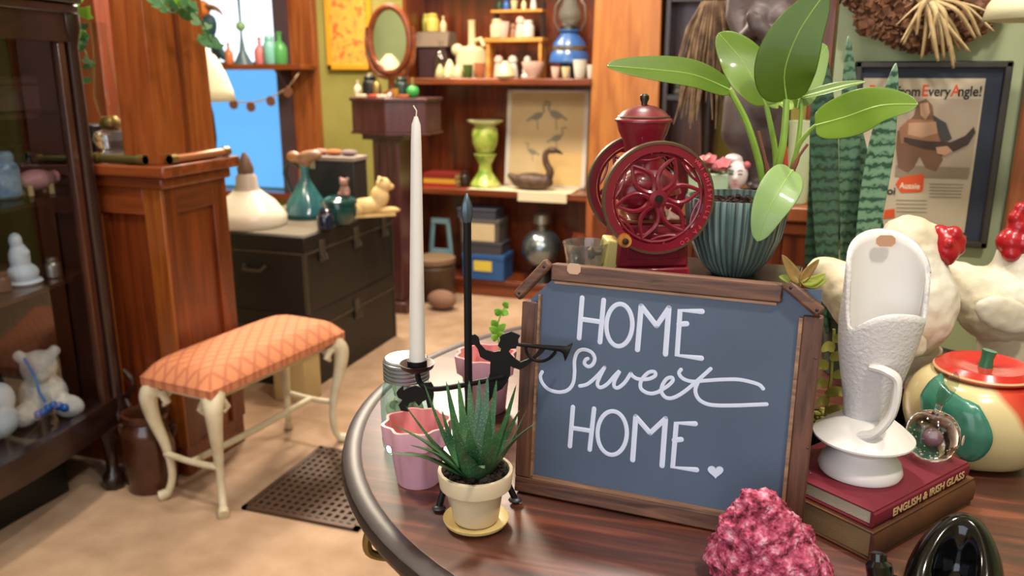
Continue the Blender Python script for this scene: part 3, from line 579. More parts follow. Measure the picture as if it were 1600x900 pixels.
for v in (V1-.018, V0+.018):
    MB().lathe([(.0,.20),(.03,.20),(.032,.23),(.02,.25),(.022,.30),(.024,.8),(.019,1.33),(.026,1.36),(.032,1.38),(.032,1.42),(0,1.42)], 16, c=(-1.962, v, 0)).build('corner_column', W_DK, cb)
    MB().lathe([(.0,.0),(.036,.0),(.04,.02),(.034,.045),(.02,.06),(.02,.14),(.03,.17),(.034,.2),(0,.2)], 8, c=(-1.95, v if v < 1 else 1.848, 0), sx=.9, sy=.9).build('foot', W_DK, cb)
for u_, v in ((UB+.03, V1-.04), (UB+.03, V0+.04)): MB().bx((u_-.02, v-.02, 0), (u_+.02, v+.02, .2)).build('back_foot', W_DK, cb)
MB().tube(smoothpath([(-1.945, V1+.01, .36), (-1.92, V1+.012, .33), (-1.925, V1+.012, .29), (-1.95, V1+.008, .27), (-1.935, V1+.006, .24)], 4), .008, 6).build('scroll_carving', W_DK, cb)
zsh = [atu(70, 300, -2.10).z, atu(70, 428, -2.10).z, atu(70, 172, -2.10).z]
SHG = glass('shelf_glass', '#b9c6c4')
for k, z in enumerate(zsh): MB().prism(bowpoly(-.05), z-.012, z).build('shelf', W_DKX if k == 1 else SHG, cb)
def incab(px, py, u): p = atu(px, py, u); return p
def cabware(nm, lb, ct, px, k, u, h, kd, m, **kw):
    z = zsh[k]+.0005 if k >= 0 else .2655; q = atu(px, 300, u); y = atz(px, 420, z)
    # stand where the pixel column meets that height
    best = min(((atu(px, yy, u).z-z)**2, yy) for yy in range(60, 800, 2))[1]; v = atu(px, best, u).y
    return ware(nm, lb, ct, Vector((u, v, z)), h, kd, m, **kw)
MW = mat('bisque_white', '#d6dde6', .5)
# madonna figurine
def standing(px, z, u):
    best = min(((atu(px, yy, u).z-z)**2, yy) for yy in range(40, 860, 1))[1]; return Vector((u, atu(px, best, u).y, z))
q = standing(38, zsh[1]+.0005, -2.06)
md = thing('madonna_figurine', 'white robed kneeling figurine on dark cabinet shelf', 'figurine', q)
MB().sph((0, 0, .03), (.04, .045, .03)).sph((0, -.003, .075), (.026, .03, .045)).sph((0, -.008, .125), (.018, .018, .024)).sph((.012, 0, .09), (.02, .018, .016)).build('robe', MW, md, remesh=.004, smo=3)
MB().lathe([(0,0),(.045,0),(.05,.006),(.045,.012),(0,.012)], 16).build('base', MW, md)
o = cabware('sugar_bowl', 'silver sugar bowl right of white figurine in cabinet', 'bowl', 84, 1, -2.04, .06, 'jar', SILV)
o = cabware('lidded_pot', 'small brown round pot at left edge of cabinet shelf', 'pot', 4, 1, -2.04, .055, 'jar', C_('clock_brown', '#6a4436', .4), rscale=1.2)
q = standing(60, zsh[0]+.0005, -2.08)
pg = thing('pig_dish', 'pink pig-shaped dish on upper glass shelf of cabinet', 'dish', q, math.radians(75))
MB().sph((0, 0, .042), (.055, .038, .03)).sph((.05, 0, .045), (.02, .02, .02)).build('body', mat('pig_pink', '#b9807e', .4), pg, remesh=.004, smo=2)
for x, y in ((-.03, .02), (-.03, -.02), (.03, .02), (.03, -.02)): MB().tube([(x, y, 0), (x, y, .03)], .008, 8).build('leg', C_('pig_leg', '#c0a070', .4), pg)
cabware('pitcher', 'blue and white pitcher at left edge on glass shelf', 'pitcher', 12, 0, -2.10, .13, 'jar', mat('delft', '#8fa3b5', .3, col2='#54708f', vs=30), rscale=.85)
for k, px in enumerate((18, 36, 54)): cabware('goblet', ['crystal goblet behind the pig dish, leftmost of three', 'crystal goblet behind the pig dish, middle of three', 'crystal goblet behind the pig dish, rightmost of three'][k], 'goblet', px, 0, -2.15, .14, 'vase', glass('crystal', '#dfe5ea'), rscale=.6)
q = standing(28, zsh[2]+.0005, -2.15)
bx_ = thing('wooden_chest', 'brown wooden keepsake chest on top cabinet shelf', 'box', q, PI/2)
MB().bx((-.12, -.05, 0), (.12, .05, .07)).build('body', C_('chest_brown', '#4d3830', .5), bx_, bevel=.004); MB().bx((-.123, -.053, .071), (.123, .053, .10)).build('lid', C_('chest_brown', '#4d3830', .5), bx_, bevel=.008)
o = MB().bx((-.02, -.12, 0), (.02, .08, .10)).build('album', mat('navy_cover', '#16233e', .5), loc=q+Vector((-.12, .02, 0)), bevel=.003); tag(o, 'navy blue album behind the keepsake chest', 'album')
# plush toys on the cabinet floor
FUR = mat('white_plush', '#d2cdc2', .95, col2='#b5b0a8', vs=40, bump=.8, bs=160)
q = standing(72, .2655, -2.08)
pl = thing('plush_bear', 'white plush bear slumped on cabinet floor with blue beads', 'plush toy', q, math.radians(-38))
pl.scale = (1.15, 1.15, 1.15)
MB().sph((0, 0, .055), (.06, .06, .058)).sph((-.005, 0, .13), (.045, .045, .045)).sph((.055, -.045, .03), (.05, .03, .03), rot=(0, 0, -.6)).sph((.05, .05, .03), (.05, .03, .03), rot=(0, 0, .6)).sph((-.01, .04, .165), .016).sph((-.01, -.04, .165), .016).sph((.038, 0, .12), (.02, .022, .018)).build('body', FUR, pl, remesh=.006, smo=2)
BB = mat('blue_beads', '#1d56a0', .25, coat=.3)
MB().tube(smoothpath([(.03, -.03, .17), (.062, -.015, .13), (.072, -.01, .09), (.075, .0, .06)], 5), .004, 6).build('bead_string', mat('blue_ribbon', '#2a78b8', .4), pl)
for a in range(7): MB().sph((.078+.004*(a % 2), -.02+.012*a, .05-.006*abs(3-a)), .011, 10, 6).build('bead', BB, pl)
q = standing(0, .2655, -2.06)
o = MB().sph((0, 0, .05), (.05, .06, .05)).sph((.0, .02, .11), (.035, .04, .05)).build('plush_lamb', mat('pale_plush', '#c9ced2', .95, bump=.8, bs=160), loc=q, remesh=.006, smo=2); tag(o, 'pale plush lamb at left edge of cabinet floor', 'plush toy')
o = MB().bx((-.015, -.14, 0), (.015, .14, .16)).build('cushion', mat('slate_cushion', '#56606e', .9), loc=(-2.20, 1.52, .2655), bevel=.012); tag(o, 'slate blue cushion behind the plush bear', 'cushion')
o = MB().bx((-.13, -.36, 0), (.13, .36, .10)).build('shadow_skirting_block', BLK, loc=(-2.19, 1.42, 0), bevel=.006); tag(o, 'black block standing in for shadow and skirting under the china cabinet', 'box')  # solid black block in place of the cabinet's underside shadow and dark skirting
# ================================================================== ON THE LEFT PEDESTAL
PT = 1.0005
p = atv(177, 230, 2.12)
ol = thing('oil_lamp', 'glass oil lamp with brass burner and tall chimney on pedestal', 'lamp', (p.x, 2.12, PT))
MB().lathe([(0,0),(.05,0),(.052,.012),(.03,.022),(.045,.035),(.06,.055),(.05,.08),(.02,.088),(0,.088)], 24).build('font', mat('pressed_glass', '#b8b6b4', .08, trans=.8), ol)
MB().lathe([(.0,.0885),(.022,.0885),(.034,.10),(.032,.115),(.02,.128),(0,.128)], 18).build('burner', BRS, ol)
MB().lathe([(.026,.12),(.034,.15),(.04,.19),(.03,.26),(.024,.34),(.025,.41)], 20).build('chimney', CLR, ol)
for x0, y0, x1, y1, m, nm, ct in ((-1.99, 1.968, -1.80, 1.968, C_('tarnished_brass', '#6c6238', .4, metal=.7), 'tarnished brass tube lying along front of pedestal cap', 'tube'), (-1.742, 2.0, -1.742, 2.27, C_('copper_tube', '#a8704e', .4, metal=.5), 'copper coloured tube lying along side of pedestal cap', 'tube')):
    t = thing('metal_tube', nm, ct, (x0, y0, PT)); d = Vector((x1-x0, y1-y0, 0)); e = d.normalized()
    MB().tube([Vector((0, 0, .014)), d+Vector((0, 0, .014))], .013, 12).build('shaft', m, t)
    for q in (e*.012, d-e*.012): MB().tube([q-e*.012+Vector((0,0,.0155)), q+e*.012+Vector((0,0,.0155))], .0155, 12).build('end_cap', BRS, t)
# dark box behind lamp
o = MB().bx((-.10, -.045, 0), (.10, .045, .095)).build('tin_box', mat('navy_tin', '#1a2130', .4), loc=(-2.27, 2.20, PT), bevel=.004); tag(o, 'navy tin box behind the oil lamp on pedestal', 'box')
# timber post behind
struct('trim_2', MB().bx((atv(112, 100, 3.0).x, 3.0, 0), (atv(158, 100, 3.0).x, 3.12, ceil_z)), wood('rust_post', '#6e2c16', '#8d4020', 'z', .5, .1), label='reddish wooden post behind the oil lamp')
# ivy
LG = mat('ivy_green', '#2f5a34', .5, col2='#4c7c3a', vs=30); LL = mat('ivy_lime', '#7cb83a', .45)
lf = [(0, 0), (.5, .1), (.75, .5), (.4, .6), (0, 1.15), (-.4, .6), (-.75, .5), (-.5, .1)]
ivm = {}
for nm, m in (('dark', LG), ('lime', LL)):
    o = MB().prism([(x*.026, y*.026) for x, y in lf], 0, .0008).build('leaf', m, smooth=False); ivm[nm] = o.data; bpy.data.objects.remove(o)
def ivy(label, pts, nleaf, lime, seed):
    r = random.Random(seed); t = thing('ivy_vine', label, 'vine', pts[0]); o0 = Vector(pts[0]); P = smoothpath(pts, 6)
    MB().tube([p-o0 for p in P], .0022, 5).build('stem', LG, t)
    for i in range(nleaf):
        p = P[int((i+.5)/nleaf*(len(P)-1))]-o0+Vector((r.uniform(-.03, .03), r.uniform(-.02, .02), r.uniform(-.03, .02)))
        l = bpy.data.objects.new('leaf', ivm['lime' if r.random() < lime else 'dark']); COL.objects.link(l); l.parent = t; l.location = p
        l.rotation_euler = (PI/2+r.uniform(-.6, .6), r.uniform(-1, 1), YAW+.5+r.uniform(-.8, .8)); k = r.uniform(.8, 1.5); l.scale = (k, k, k)
ivy('ivy draped across the top of pedestal column', [atv(225, -60, 1.94), atv(245, -10, 1.94), atv(268, 20, 1.935), atv(295, 12, 1.935), atu(322, 45, -1.70), atu(332, 85, -1.70)], 22, .05, 1)
ivy('ivy hanging between china cabinet and oil lamp', [atv(112, -40, 2.02), atv(118, 20, 2.02), atv(122, 60, 2.02), atv(135, 85, 2.02), atv(142, 118, 2.02)], 14, .4, 2)
ivy('ivy with lime leaves hanging right behind oil lamp', [atv(185, -50, 2.22), atv(192, 30, 2.22), atv(194, 70, 2.22), atv(192, 120, 2.22)], 14, .5, 3)
# ================================================================== STOOL
def fabric():
    m, nt, b = _base('orange_diamond_fabric'); mp = _coord(nt, (1, 1, 0)); outs = []
    for sgn in (1, -1):
        w_ = nt.nodes.new('ShaderNodeTexWave'); w_.inputs['Scale'].default_value = 9; w_.inputs['Distortion'].default_value = .3; w_.bands_direction = 'X'
        q = nt.nodes.new('ShaderNodeMapping'); q.inputs['Rotation'].default_value = (0, 0, sgn*.62); nt.links.new(mp, q.inputs[0]); nt.links.new(q.outputs[0], w_.inputs[0])
        outs.append(_ramp(nt, w_.outputs['Fac'], [(.0, (0, 0, 0, 1)), (.25, (1, 1, 1, 1))]))
    x = nt.nodes.new('ShaderNodeMix'); x.data_type = 'RGBA'; x.blend_type = 'MULTIPLY'; x.inputs[0].default_value = 1
    nt.links.new(outs[0], x.inputs[6]); nt.links.new(outs[1], x.inputs[7])
    nt.links.new(_ramp(nt, x.outputs[2], [(0, '#b3694a'), (1, '#cb8259')]), b.inputs['Base Color']); b.inputs['Roughness'].default_value = .8
    n = nt.nodes.new('ShaderNodeTexNoise'); n.inputs['Scale'].default_value = 300; nt.links.new(_coord(nt, (1, 1, 1)), n.inputs[0]); _bump(nt, b, n.outputs[0], .3); return m
IV = mat('chipped_ivory_paint', '#d2c8ac', .5, col2='#beb08c', vs=22, lo=.45, hi=.75)
st = thing('vanity_stool', 'ivory stool with cabriole legs and orange diamond upholstery', 'stool', (-1.592, 2.10, 0), math.radians(-7))
HX, HY = .108, .272
seat = MB(); NX, NY = 10, 20
top = []
for j in range(NY+1):
    row = []
    for i in range(NX+1):
        x = -1+2*i/NX; y = -1+2*j/NY; e = (1-abs(x)**6)*(1-abs(y)**8)
        row.append((x*(HX+.03), y*(HY+.035), .402+.05*max(0, e)**.4+.008*(1-x*x)*(1-y*y)))
    top.append(row)
seat.grid(top); seat.bx((-HX-.029, -HY-.034, .378), (HX+.029, HY+.034, .4025)); seat.build('seat_cushion', fabric(), st, ang=60)
MB().bx((-HX, -HY, .352), (HX, HY, .378)).build('apron', IV, st, bevel=.004)
def leg(sx, sy):
    c = Vector((sx*HX, sy*HY, 0)); d = Vector((sx, sy, 0)).normalized()
    P = smoothpath([c+d*.0+Vector((0, 0, .372)), c+d*.028+Vector((0, 0, .34)), c+d*.022+Vector((0, 0, .27)), c-d*.004+Vector((0, 0, .17)), c-d*.012+Vector((0, 0, .08)), c+d*.004+Vector((0, 0, .025)), c+d*.03+Vector((0, 0, .012))], 5)
    n = len(P); R = [.037-.025*min(1, (i/(n*.55)))**.8 + (.004 if i > n-6 else 0) for i in range(n)]
    l = MB().tube(P, R, 10).build('leg', IV, st)
    for ang in (0, 1):      # scrolled wings below the apron
        dx = Vector((-sx, 0, 0)) if ang == 0 else Vector((0, -sy, 0)); a = c+d*.012+Vector((0, 0, .355))
        MB().tube([a, a+dx*.035+Vector((0, 0, -.005)), a+dx*.05+Vector((0, 0, -.028)), a+dx*.035+Vector((0, 0, -.04))], [.02, .014, .012, .007], 8).build('scroll', IV, l)
for sx in (-1, 1):
    for sy in (-1, 1): leg(sx, sy)
for sy in (-1, 1): MB().tube([(-HX, sy*HY, .15), (-.03, sy*HY, .145), (.03, sy*HY, .145), (HX, sy*HY, .15)], .010, 8).build('stretcher', IV, st)
MB().tube([(0, -HY, .145), (0, 0, .14), (0, HY, .145)], .011, 8).build('stretcher', IV, st)
# crock, grate, bin
ck = thing('stoneware_jug', 'brown glazed stoneware crock behind the stool leg', 'crock', (-1.838, 1.892, 0), math.radians(20))
BG = mat('brown_salt_glaze', '#3b1e14', .22, col2='#4f2a1b', vs=8, coat=.4)
MB().lathe([(0,0),(.068,0),(.074,.015),(.078,.06),(.078,.18),(.074,.205),(.064,.218),(.062,.226),(.070,.238),(.072,.252),(.064,.255),(.056,.235),(.056,.1),(0,.1)], 28).build('body', BG, ck)
for s_ in (-1, 1): MB().tube(smoothpath([(s_*.068, 0, .20), (s_*.083, 0, .205), (s_*.082, 0, .18), (s_*.072, 0, .165)], 4), .007, 6).build('ear_handle', BG, ck)
gr = thing('floor_grate', 'dark brown metal floor grate set in the carpet', 'floor grate', (-1.484, 1.855, 0))
GM = mat('grate_metal', '#4d392d', .5, metal=.3); GL, GW, NB = .44, .39, 15
MB().bx((0, 0, -.002), (GW, GL, .002)).build('duct', mat('duct_dark', '#120c0a', .8), gr)
for a, b in (((0, 0, 0), (GW, .016, .010)), ((0, GL-.016, 0), (GW, GL, .010)), ((0, 0, 0), (.016, GL, .010)), ((GW-.016, 0, 0), (GW, GL, .010))): MB().bx(a, b).build('frame_bar', GM, gr)
b1 = MB().bx((-.006, .016, .002), (.006, GL-.016, .009)).build('bar', GM, gr); b2 = MB().bx((.016, -.006, .002), (GW-.016, .006, .0085)).build('bar', GM, gr)
for i in range(1, NB):
    for src, loc in ((b1, (GW*i/NB, 0, 0)), (b2, (0, GL*i/NB, 0))):
        o = src if i == 1 else src.copy()
        if i > 1: COL.objects.link(o)
        o.location = loc
p = atz(460, 625, 0)
bn = thing('storage_bin', 'beige metal bin on carpet behind the stool', 'bin', (p.x, p.y+.03, 0))
BE = mat('beige_enamel', '#b49f73', .5)
MB().bx((-.075, -.055, 0), (.075, .055, .19)).build('body', BE, bn, bevel=.006); MB().bx((-.08, -.06, .185), (.08, .06, .205)).build('rim', BE, bn, bevel=.004)
# ================================================================== ON THE RIGHT PEDESTAL
RP = .9855
def rp(px, v=2.0): q = atv(px, 250, v); return Vector((q.x, v, RP))
DS = mat('dark_statue', '#463a3a', .55, col2='#544645', vs=14)
SV = 1.965; base = rp(1188, SV)
sta = thing('statue', 'dark brown carved statue of a woman with one hand on chest', 'statue', base)
def sp(px, py, dv=0): return atv(px, py, SV+dv)-base
b = MB(); S_ = mpp(base+Vector((0, 0, .3)))
def limb(pts, n=7):
    P = [(sp(x, y, dv), r*S_) for x, y, dv, r in pts]
    for (a, ra), (c, rc) in zip(P, P[1:]):
        for k in range(n): t = k/n; b.sph(a.lerp(c, t), ra+(rc-ra)*t, 12, 8)
    b.sph(P[-1][0], P[-1][1], 12, 8)
limb([(1168, 160, 0, 38), (1160, 205, -.01, 34), (1176, 245, .0, 24), (1182, 290, .0, 15)]); limb([(1200, 165, .01, 36), (1205, 215, .01, 30), (1204, 248, .02, 21), (1203, 290, .02, 14)])
b.sph(sp(1182, 290, -.012), (.02, .035, .012)); b.sph(sp(1203, 290, .008), (.02, .035, .012))
limb([(1185, 165, 0, 42), (1192, 110, 0, 33), (1200, 70, 0, 38), (1205, 20, 0, 46), (1203, -15, 0, 40)])
b.sph(sp(1222, 32, -.05), .032); b.sph(sp(1186, 30, -.05), .030)
limb([(1160, -18, 0, 22), (1150, 25, -.01, 17), (1163, 62, -.04, 14), (1180, 42, -.085, 11)])
limb([(1247, -18, 0, 22), (1252, 30, -.01, 17), (1238, 80, -.045, 15), (1205, 62, -.085, 13), (1190, 45, -.09, 12)])
for k in range(4): limb([(1188-3*k, 48-9*k, -.092, 5), (1178-2*k, 44-8*k, -.10, 4.6), (1174-2*k, 48-7*k, -.098, 4)], 3)
limb([(1192, 40, -.095, 5), (1188, 26, -.10, 4.4)], 3)
limb([(1203, -30, 0, 20), (1203, -60, 0, 18)], 4); b.sph(sp(1203, -95, -.005), (.042, .048, .058)); b.sph(sp(1202, -92, -.055), (.008, .012, .014)); b.sph(sp(1204, -110, .03), (.045, .045, .05))
b.build('figure', DS, sta, remesh=.005, smo=4)
MB().lathe([(0,0),(.06,0),(.06,.012),(.05,.018),(0,.018)], 20).build('base', BLK, sta)
# grass skirted figure
GV = 2.12; gb_ = rp(1104, GV)
gf = thing('grass_figure', 'carved post figure wearing brown dried grass fringe, left of statue', 'figurine', gb_)
MB().lathe([(0,0),(.035,0),(.035,.015),(.014,.02),(.018,.10),(.026,.2),(.03,.3),(.022,.40),(.03,.45),(.034,.50),(.02,.55),(0,.56)], 14).build('post', W_DK, gf)
fb = MB(); r = random.Random(4)
for tier, (z0, ln_, rad, nn_) in enumerate(((.44, .20, .03, 46), (.33, .17, .028, 46))):
    for i in range(nn_):
        a = 2*PI*i/nn_+r.uniform(-.05, .05); l_ = ln_*r.uniform(.7, 1.1); sp_ = r.uniform(.025, .055)
        d = Vector((math.cos(a), math.sin(a), 0))
        fb.tube([d*rad+Vector((0, 0, z0)), d*(rad+sp_*.6)+Vector((0, 0, z0-l_*.4)), d*(rad+sp_)+Vector((r.uniform(-.01, .01), 0, z0-l_))], [.004, .004, .0012], 4)
o = fb.build('grass_fringe', mat('dried_grass', '#5d4634', .85, col2='#8a7054', vs=40), gf); o['kind'] = 'stuff'
# flower trough, face vase, pale vase
p = rp(1110, 1.935)
ft = thing('flower_trough', 'pale green ceramic trough holding pink flowers', 'planter', p)
MB().box((0, 0, .03), (.085, .05, .06), taper=1.08).build('trough', C_('pale_mint', '#a8c2a0', .35), ft, bevel=.004)
for k in range(9):
    a = MB().lathe([(0,.0),(.006,.002),(.014,.010),(.017,.018),(.010,.014),(0,.010)], 12, rf=lambda a, t, z: 1+.18*math.sin(5*a)); o = a.build('flower', C_('rose_pink', '#b8616a', .5) if k % 3 else C_('pale_rose', '#d08a88', .5), ft)
    o.location = (-.045+.011*k, random.uniform(-.022, .01), .062+random.uniform(0, .016)); o.rotation_euler = (random.uniform(.2, .9), random.uniform(-.5, .5), 0)
for k in range(5): leafmesh([(-.04+.02*k, 0, .058), (-.05+.024*k, -.02, .07), (-.055+.027*k, -.035, .062)], .008, (0, 0, 1)).build('leaf', LG, ft)
p = rp(1152, 1.93)
fv = thing('face_vase', 'white porcelain head vase with painted face and pink flower', 'vase', p)
PW = C_('porcelain', '#e3d6d4', .25)
MB().sph((0, 0, .058), (.026, .026, .034)).sph((0, 0, .014), (.016, .015, .018)).sph((0, -.024, .052), (.005, .006, .007)).sph((-.008, .004, .092), (.02, .02, .012)).build('head', PW, fv, remesh=.003, smo=2)
for s_ in (-1, 1):
    MB().tube([(s_*.014, -.0215, .060), (s_*.009, -.0245, .0615), (s_*.005, -.0245, .060)], .0013, 5).build('eye', BLK, fv); MB().tube([(s_*.015, -.020, .068), (s_*.009, -.0245, .070), (s_*.004, -.0245, .068)], .0009, 5).build('eyebrow', C_('brow', '#6b4a3a', .6), fv)
MB().sph((0, -.0235, .039), (.005, .003, .0022)).build('lips', C_('lip_rose', '#c05a62', .4), fv); MB().sph((.022, -.008, .08), .009, 10, 6).build('hair_flower', C_('rose_pink', '#b8616a', .5), fv); MB().lathe([(0,0),(.02,0),(.02,.008),(0,.008)], 14).build('base', PW, fv)
p = rp(1250, 1.93)
pv = MB().lathe([(0,0),(.020,0),(.022,.006),(.029,.17),(.031,.178),(.028,.178),(.02,.02),(0,.02)], 24).build('cylinder_vase', mat('celadon', '#cdd8b0', .35, col2='#c3d0a4', vs=6), loc=p); tag(pv, 'pale green tapered vase at right end of pedestal ledge', 'vase')
# ================================================================== ON THE GREEN WALL
fx0, fx1, fz0, fz1 = atv(1338, 92, 1.975).x, atv(1585, 95, 1.975).x, atv(1530, 388, 1.975).z, atv(1585, 95, 1.975).z
ad = thing('framed_advertisement', 'old magazine advertisement in dark frame on green wall', 'picture', (fx0, 1.999, fz0))
FWd, FHt = fx1-fx0, fz1-fz0
DF = mat('charcoal_frame', '#3b3733', .4); NV = mat('navy_mat_board', '#333a48', .7)
t_ = .014
for a, b_ in (((0, -.026, 0), (t_, 0, FHt)), ((FWd-t_, -.026, 0), (FWd, 0, FHt)), ((0, -.026, 0), (FWd, 0, t_)), ((0, -.026, FHt-t_), (FWd, 0, FHt))): MB().bx(a, b_).build('frame_bar', DF, ad, bevel=.003)
MB().bx((t_, -.012, t_), (FWd-t_, -.006, FHt-t_)).build('mat_board', NV, ad)
def adp(px, py): q = atv(px, py, 1.985); return q.x-fx0, q.z-fz0
xa, za = adp(1350, 122); xb, _ = adp(1540, 127); _, zc = adp(1512, 364)
MB().bx((xa, -.0135, zc), (xb, -.012, za)).build('page', mat('aged_paper', '#cdbfa6', .7, col2='#c4b49a', vs=6), ad)
def sticker(nm, pts, m, y): MB().prism([adp(*q) for q in pts], 0, .0005, Matrix.Translation((0, y, 0)) @ Matrix.Rotation(PI/2, 4, 'X')).build(nm, m, ad, smooth=False)
sticker('photo_ground', [(1402, 153), (1533, 155), (1515, 275), (1398, 270)], mat('print_grey', '#b9a894', .8), -.0136)
sticker('photo_shadow', [(1400, 258), (1515, 262), (1512, 280), (1398, 276)], mat('print_grey_dark', '#95866f', .8), -.0141)
sticker('photo_figure', [(1415, 195), (1428, 180), (1433, 160), (1447, 154), (1457, 165), (1459, 180), (1476, 192), (1487, 215), (1480, 222), (1470, 225), (1473, 250), (1462, 268), (1446, 262), (1437, 244), (1428, 262), (1418, 270), (1403, 262), (1400, 230), (1402, 205)], mat('print_brown', '#7d5c48', .8), -.0145)
sticker('photo_shirt', [(1405, 200), (1420, 186), (1470, 188), (1485, 212), (1470, 222), (1440, 226), (1408, 224)], mat('print_tan', '#a07458', .8), -.0150)
sticker('photo_shirt', [(1457, 180), (1478, 192), (1487, 217), (1470, 222), (1462, 200)], mat('print_slate', '#4c4c4c', .8), -.0153)
sticker('photo_chest', [(1420, 192), (1462, 190), (1465, 208), (1440, 215), (1418, 210)], mat('print_skin', '#c39a7c', .8), -.0155)
sticker('photo_boomerang', [(1412, 214), (1445, 220), (1485, 222), (1508, 212), (1521, 198), (1524, 207), (1512, 226), (1490, 237), (1445, 232), (1412, 222)], mat('print_dark', '#4a3c38', .8), -.0160)
sticker('photo_hand', [(1462, 230), (1480, 228), (1488, 236), (1478, 243), (1464, 240)], MC['print_skin'], -.0163)
sticker('photo_face', [(1437, 162), (1450, 160), (1453, 176), (1446, 187), (1438, 180)], MC['print_skin'], -.0155)
OR_ = mat('print_orange', '#d9572a', .7)
sticker('arrow_badge', [(1399, 288), (1406, 277), (1440, 271), (1444, 275), (1442, 298), (1438, 300), (1408, 301)], OR_, -.0145)
sticker('badge', [(1382, 328), (1398, 326), (1398, 340), (1380, 342)], OR_, -.0145)
for k in range(5): sticker('text_line', [(1452, 287+5*k), (1505-k, 288+5*k), (1505-k, 289.2+5*k), (1452, 288.2+5*k)], mat('print_text', '#8f8474', .8), -.0140)
for k in range(4): sticker('text_line', [(1400, 312+6*k), (1448, 313+6*k), (1448, 314.2+6*k), (1400, 313.2+6*k)], MC['print_text'], -.0140)
def text(body, par, loc, size, m, rot=(PI/2, 0, 0), ext=.0003, name='lettering', bold=0, sx=1):
    cu = bpy.data.curves.new(name, 'FONT'); cu.body = body; cu.size = size; cu.extrude = ext; cu.offset = bold
    o = bpy.data.objects.new(name, cu); COL.objects.link(o); dg = bpy.context.evaluated_depsgraph_get()
    me = bpy.data.meshes.new_from_object(o.evaluated_get(dg)); bpy.data.objects.remove(o)
    o = bpy.data.objects.new(name, me); COL.objects.link(o); o.parent = par; o.location = loc; o.rotation_euler = rot; o.scale = (sx, 1, 1); me.materials.clear(); me.materials.append(m); return o
BK = mat('print_black', '#2f2c2c', .8)
for px, s_, m in ((1356, 'B', OR_), (1400, 'from', BK), (1439, 'E', OR_), (1450, 'very', BK), (1485, 'A', OR_), (1496, 'ngle!', BK)):
    x, z = adp(px, 150); text(s_, ad, (x, -.0139, z), .033 if len(s_) == 1 else .029, m, bold=.0006, sx=.82)
x, z = adp(1405, 294); text('Aussie', ad, (x, -.0149, z), .018, mat('print_white', '#e8d8c0', .7), bold=.0004, sx=.85)
x, z = adp(1382, 303); text('loi', ad, (x, -.0149, z), .022, BK, bold=.0005)
x, z = adp(1508, 372); MB().sph((x-.008, -.0125, z+.002), (.012, .001, .005), 14, 6).build('price_sticker', mat('kraft_sticker', '#8c6d48', .7), ad)
# pinecone wreath
WV = 1.955; wc = atv(1455, -61, WV)
wr = thing('pinecone_wreath', 'brown pinecone wreath with raffia bow on green wall', 'wreath', wc)
wr_s = mpp(wc); R1 = 100*wr_s
ringp = [(R1*math.cos(2*PI*i/36), 0, R1*math.sin(2*PI*i/36)) for i in range(36)]
MB().tube(ringp, .03, 8, closed=True).build('ring', mat('wreath_moss', '#3a2a1e', .95), wr)
PCM = mat('pinecone_brown', '#4a2e1e', .75, col2='#7a5034', vs=60)
pc_ = MB().sph((0, 0, 0), (.012, .012, .016), 8, 6)
for k in range(14):
    a = k*2.4; z = -.013+.026*k/13; rr = .0135*math.sqrt(max(.05, 1-(z/.017)**2)); pc_.box((rr*math.cos(a), rr*math.sin(a), z), (.011, .011, .003), rz=a, ry=.4)
po = pc_.build('pinecone', PCM, wr); r = random.Random(9)
first = True
for i in range(40):
    for lane in (-1, 0, 1):
        a = 2*PI*(i+.33*lane)/40; rr = R1+lane*.027+r.uniform(-.004, .004)
        o = po if first else po.copy()
        if not first: COL.objects.link(o)
        first = False
        o.location = (rr*math.cos(a), -.022+.008*abs(lane)+r.uniform(-.006, .003), rr*math.sin(a)); o.rotation_euler = (r.uniform(0, 3), r.uniform(0, 3), r.uniform(0, 3)); k = r.uniform(1.1, 1.5); o.scale = (k, k, k)
RF = mat('raffia', '#bfa77c', .8, col2='#9c8258', vs=30); a0 = atv(1450, -5, WV-.06)-wc
MB().sph(a0, (.022, .018, .018)).build('raffia_knot', RF, wr)
for i, (tx, ty) in enumerate([(1408, 66), (1412, 70), (1432, 55), (1440, 92), (1445, 72), (1452, 60), (1460, 80), (1468, 70), (1475, 92), (1483, 74), (1490, 107), (1492, 98), (1500, 80), (1508, 78), (1516, 82), (1524, 60), (1532, 58), (1553, 50), (1566, 30), (1400, 40), (1466, 96), (1480, 60)]):
    e = atv(tx, ty, WV-.085+r.uniform(-.02, .02))-wc; mid = a0.lerp(e, .5)+Vector((r.uniform(-.01, .01), -.02, r.uniform(.0, .02)))
    P = smoothpath([a0, mid, e], 5); rows = []
    for k, q in enumerate(P): hw_ = .0065*(1-.7*k/len(P)); rows.append([q+Vector((-hw_, .001, -hw_*.3)), q+Vector((0, -.001, 0)), q+Vector((hw_, .001, hw_*.3))])
    MB().grid(rows).build('raffia_strand', RF, wr, solid=.0006)
# pendant shade at the top right
pc2 = atd(1648, 2, 1.5)
pn = thing('pendant_shade', 'cream round pendant lamp shade in the upper right corner', 'lamp', pc2)
MB().lathe([(.105,-.03),(.10,-.005),(.085,.02),(.05,.05),(.02,.065)], 36).build('shade', mat('pendant_cream', '#d8d2ac', .6), pn, solid=.003); MB().tube([(0, 0, .055), (0, 0, ceil_z-pc2.z)], .004, 6).build('cord', BLK, pn); MB().lathe([(0,.045),(.022,.045),(.022,.08),(0,.085)], 14).build('cap', BRS, pn)
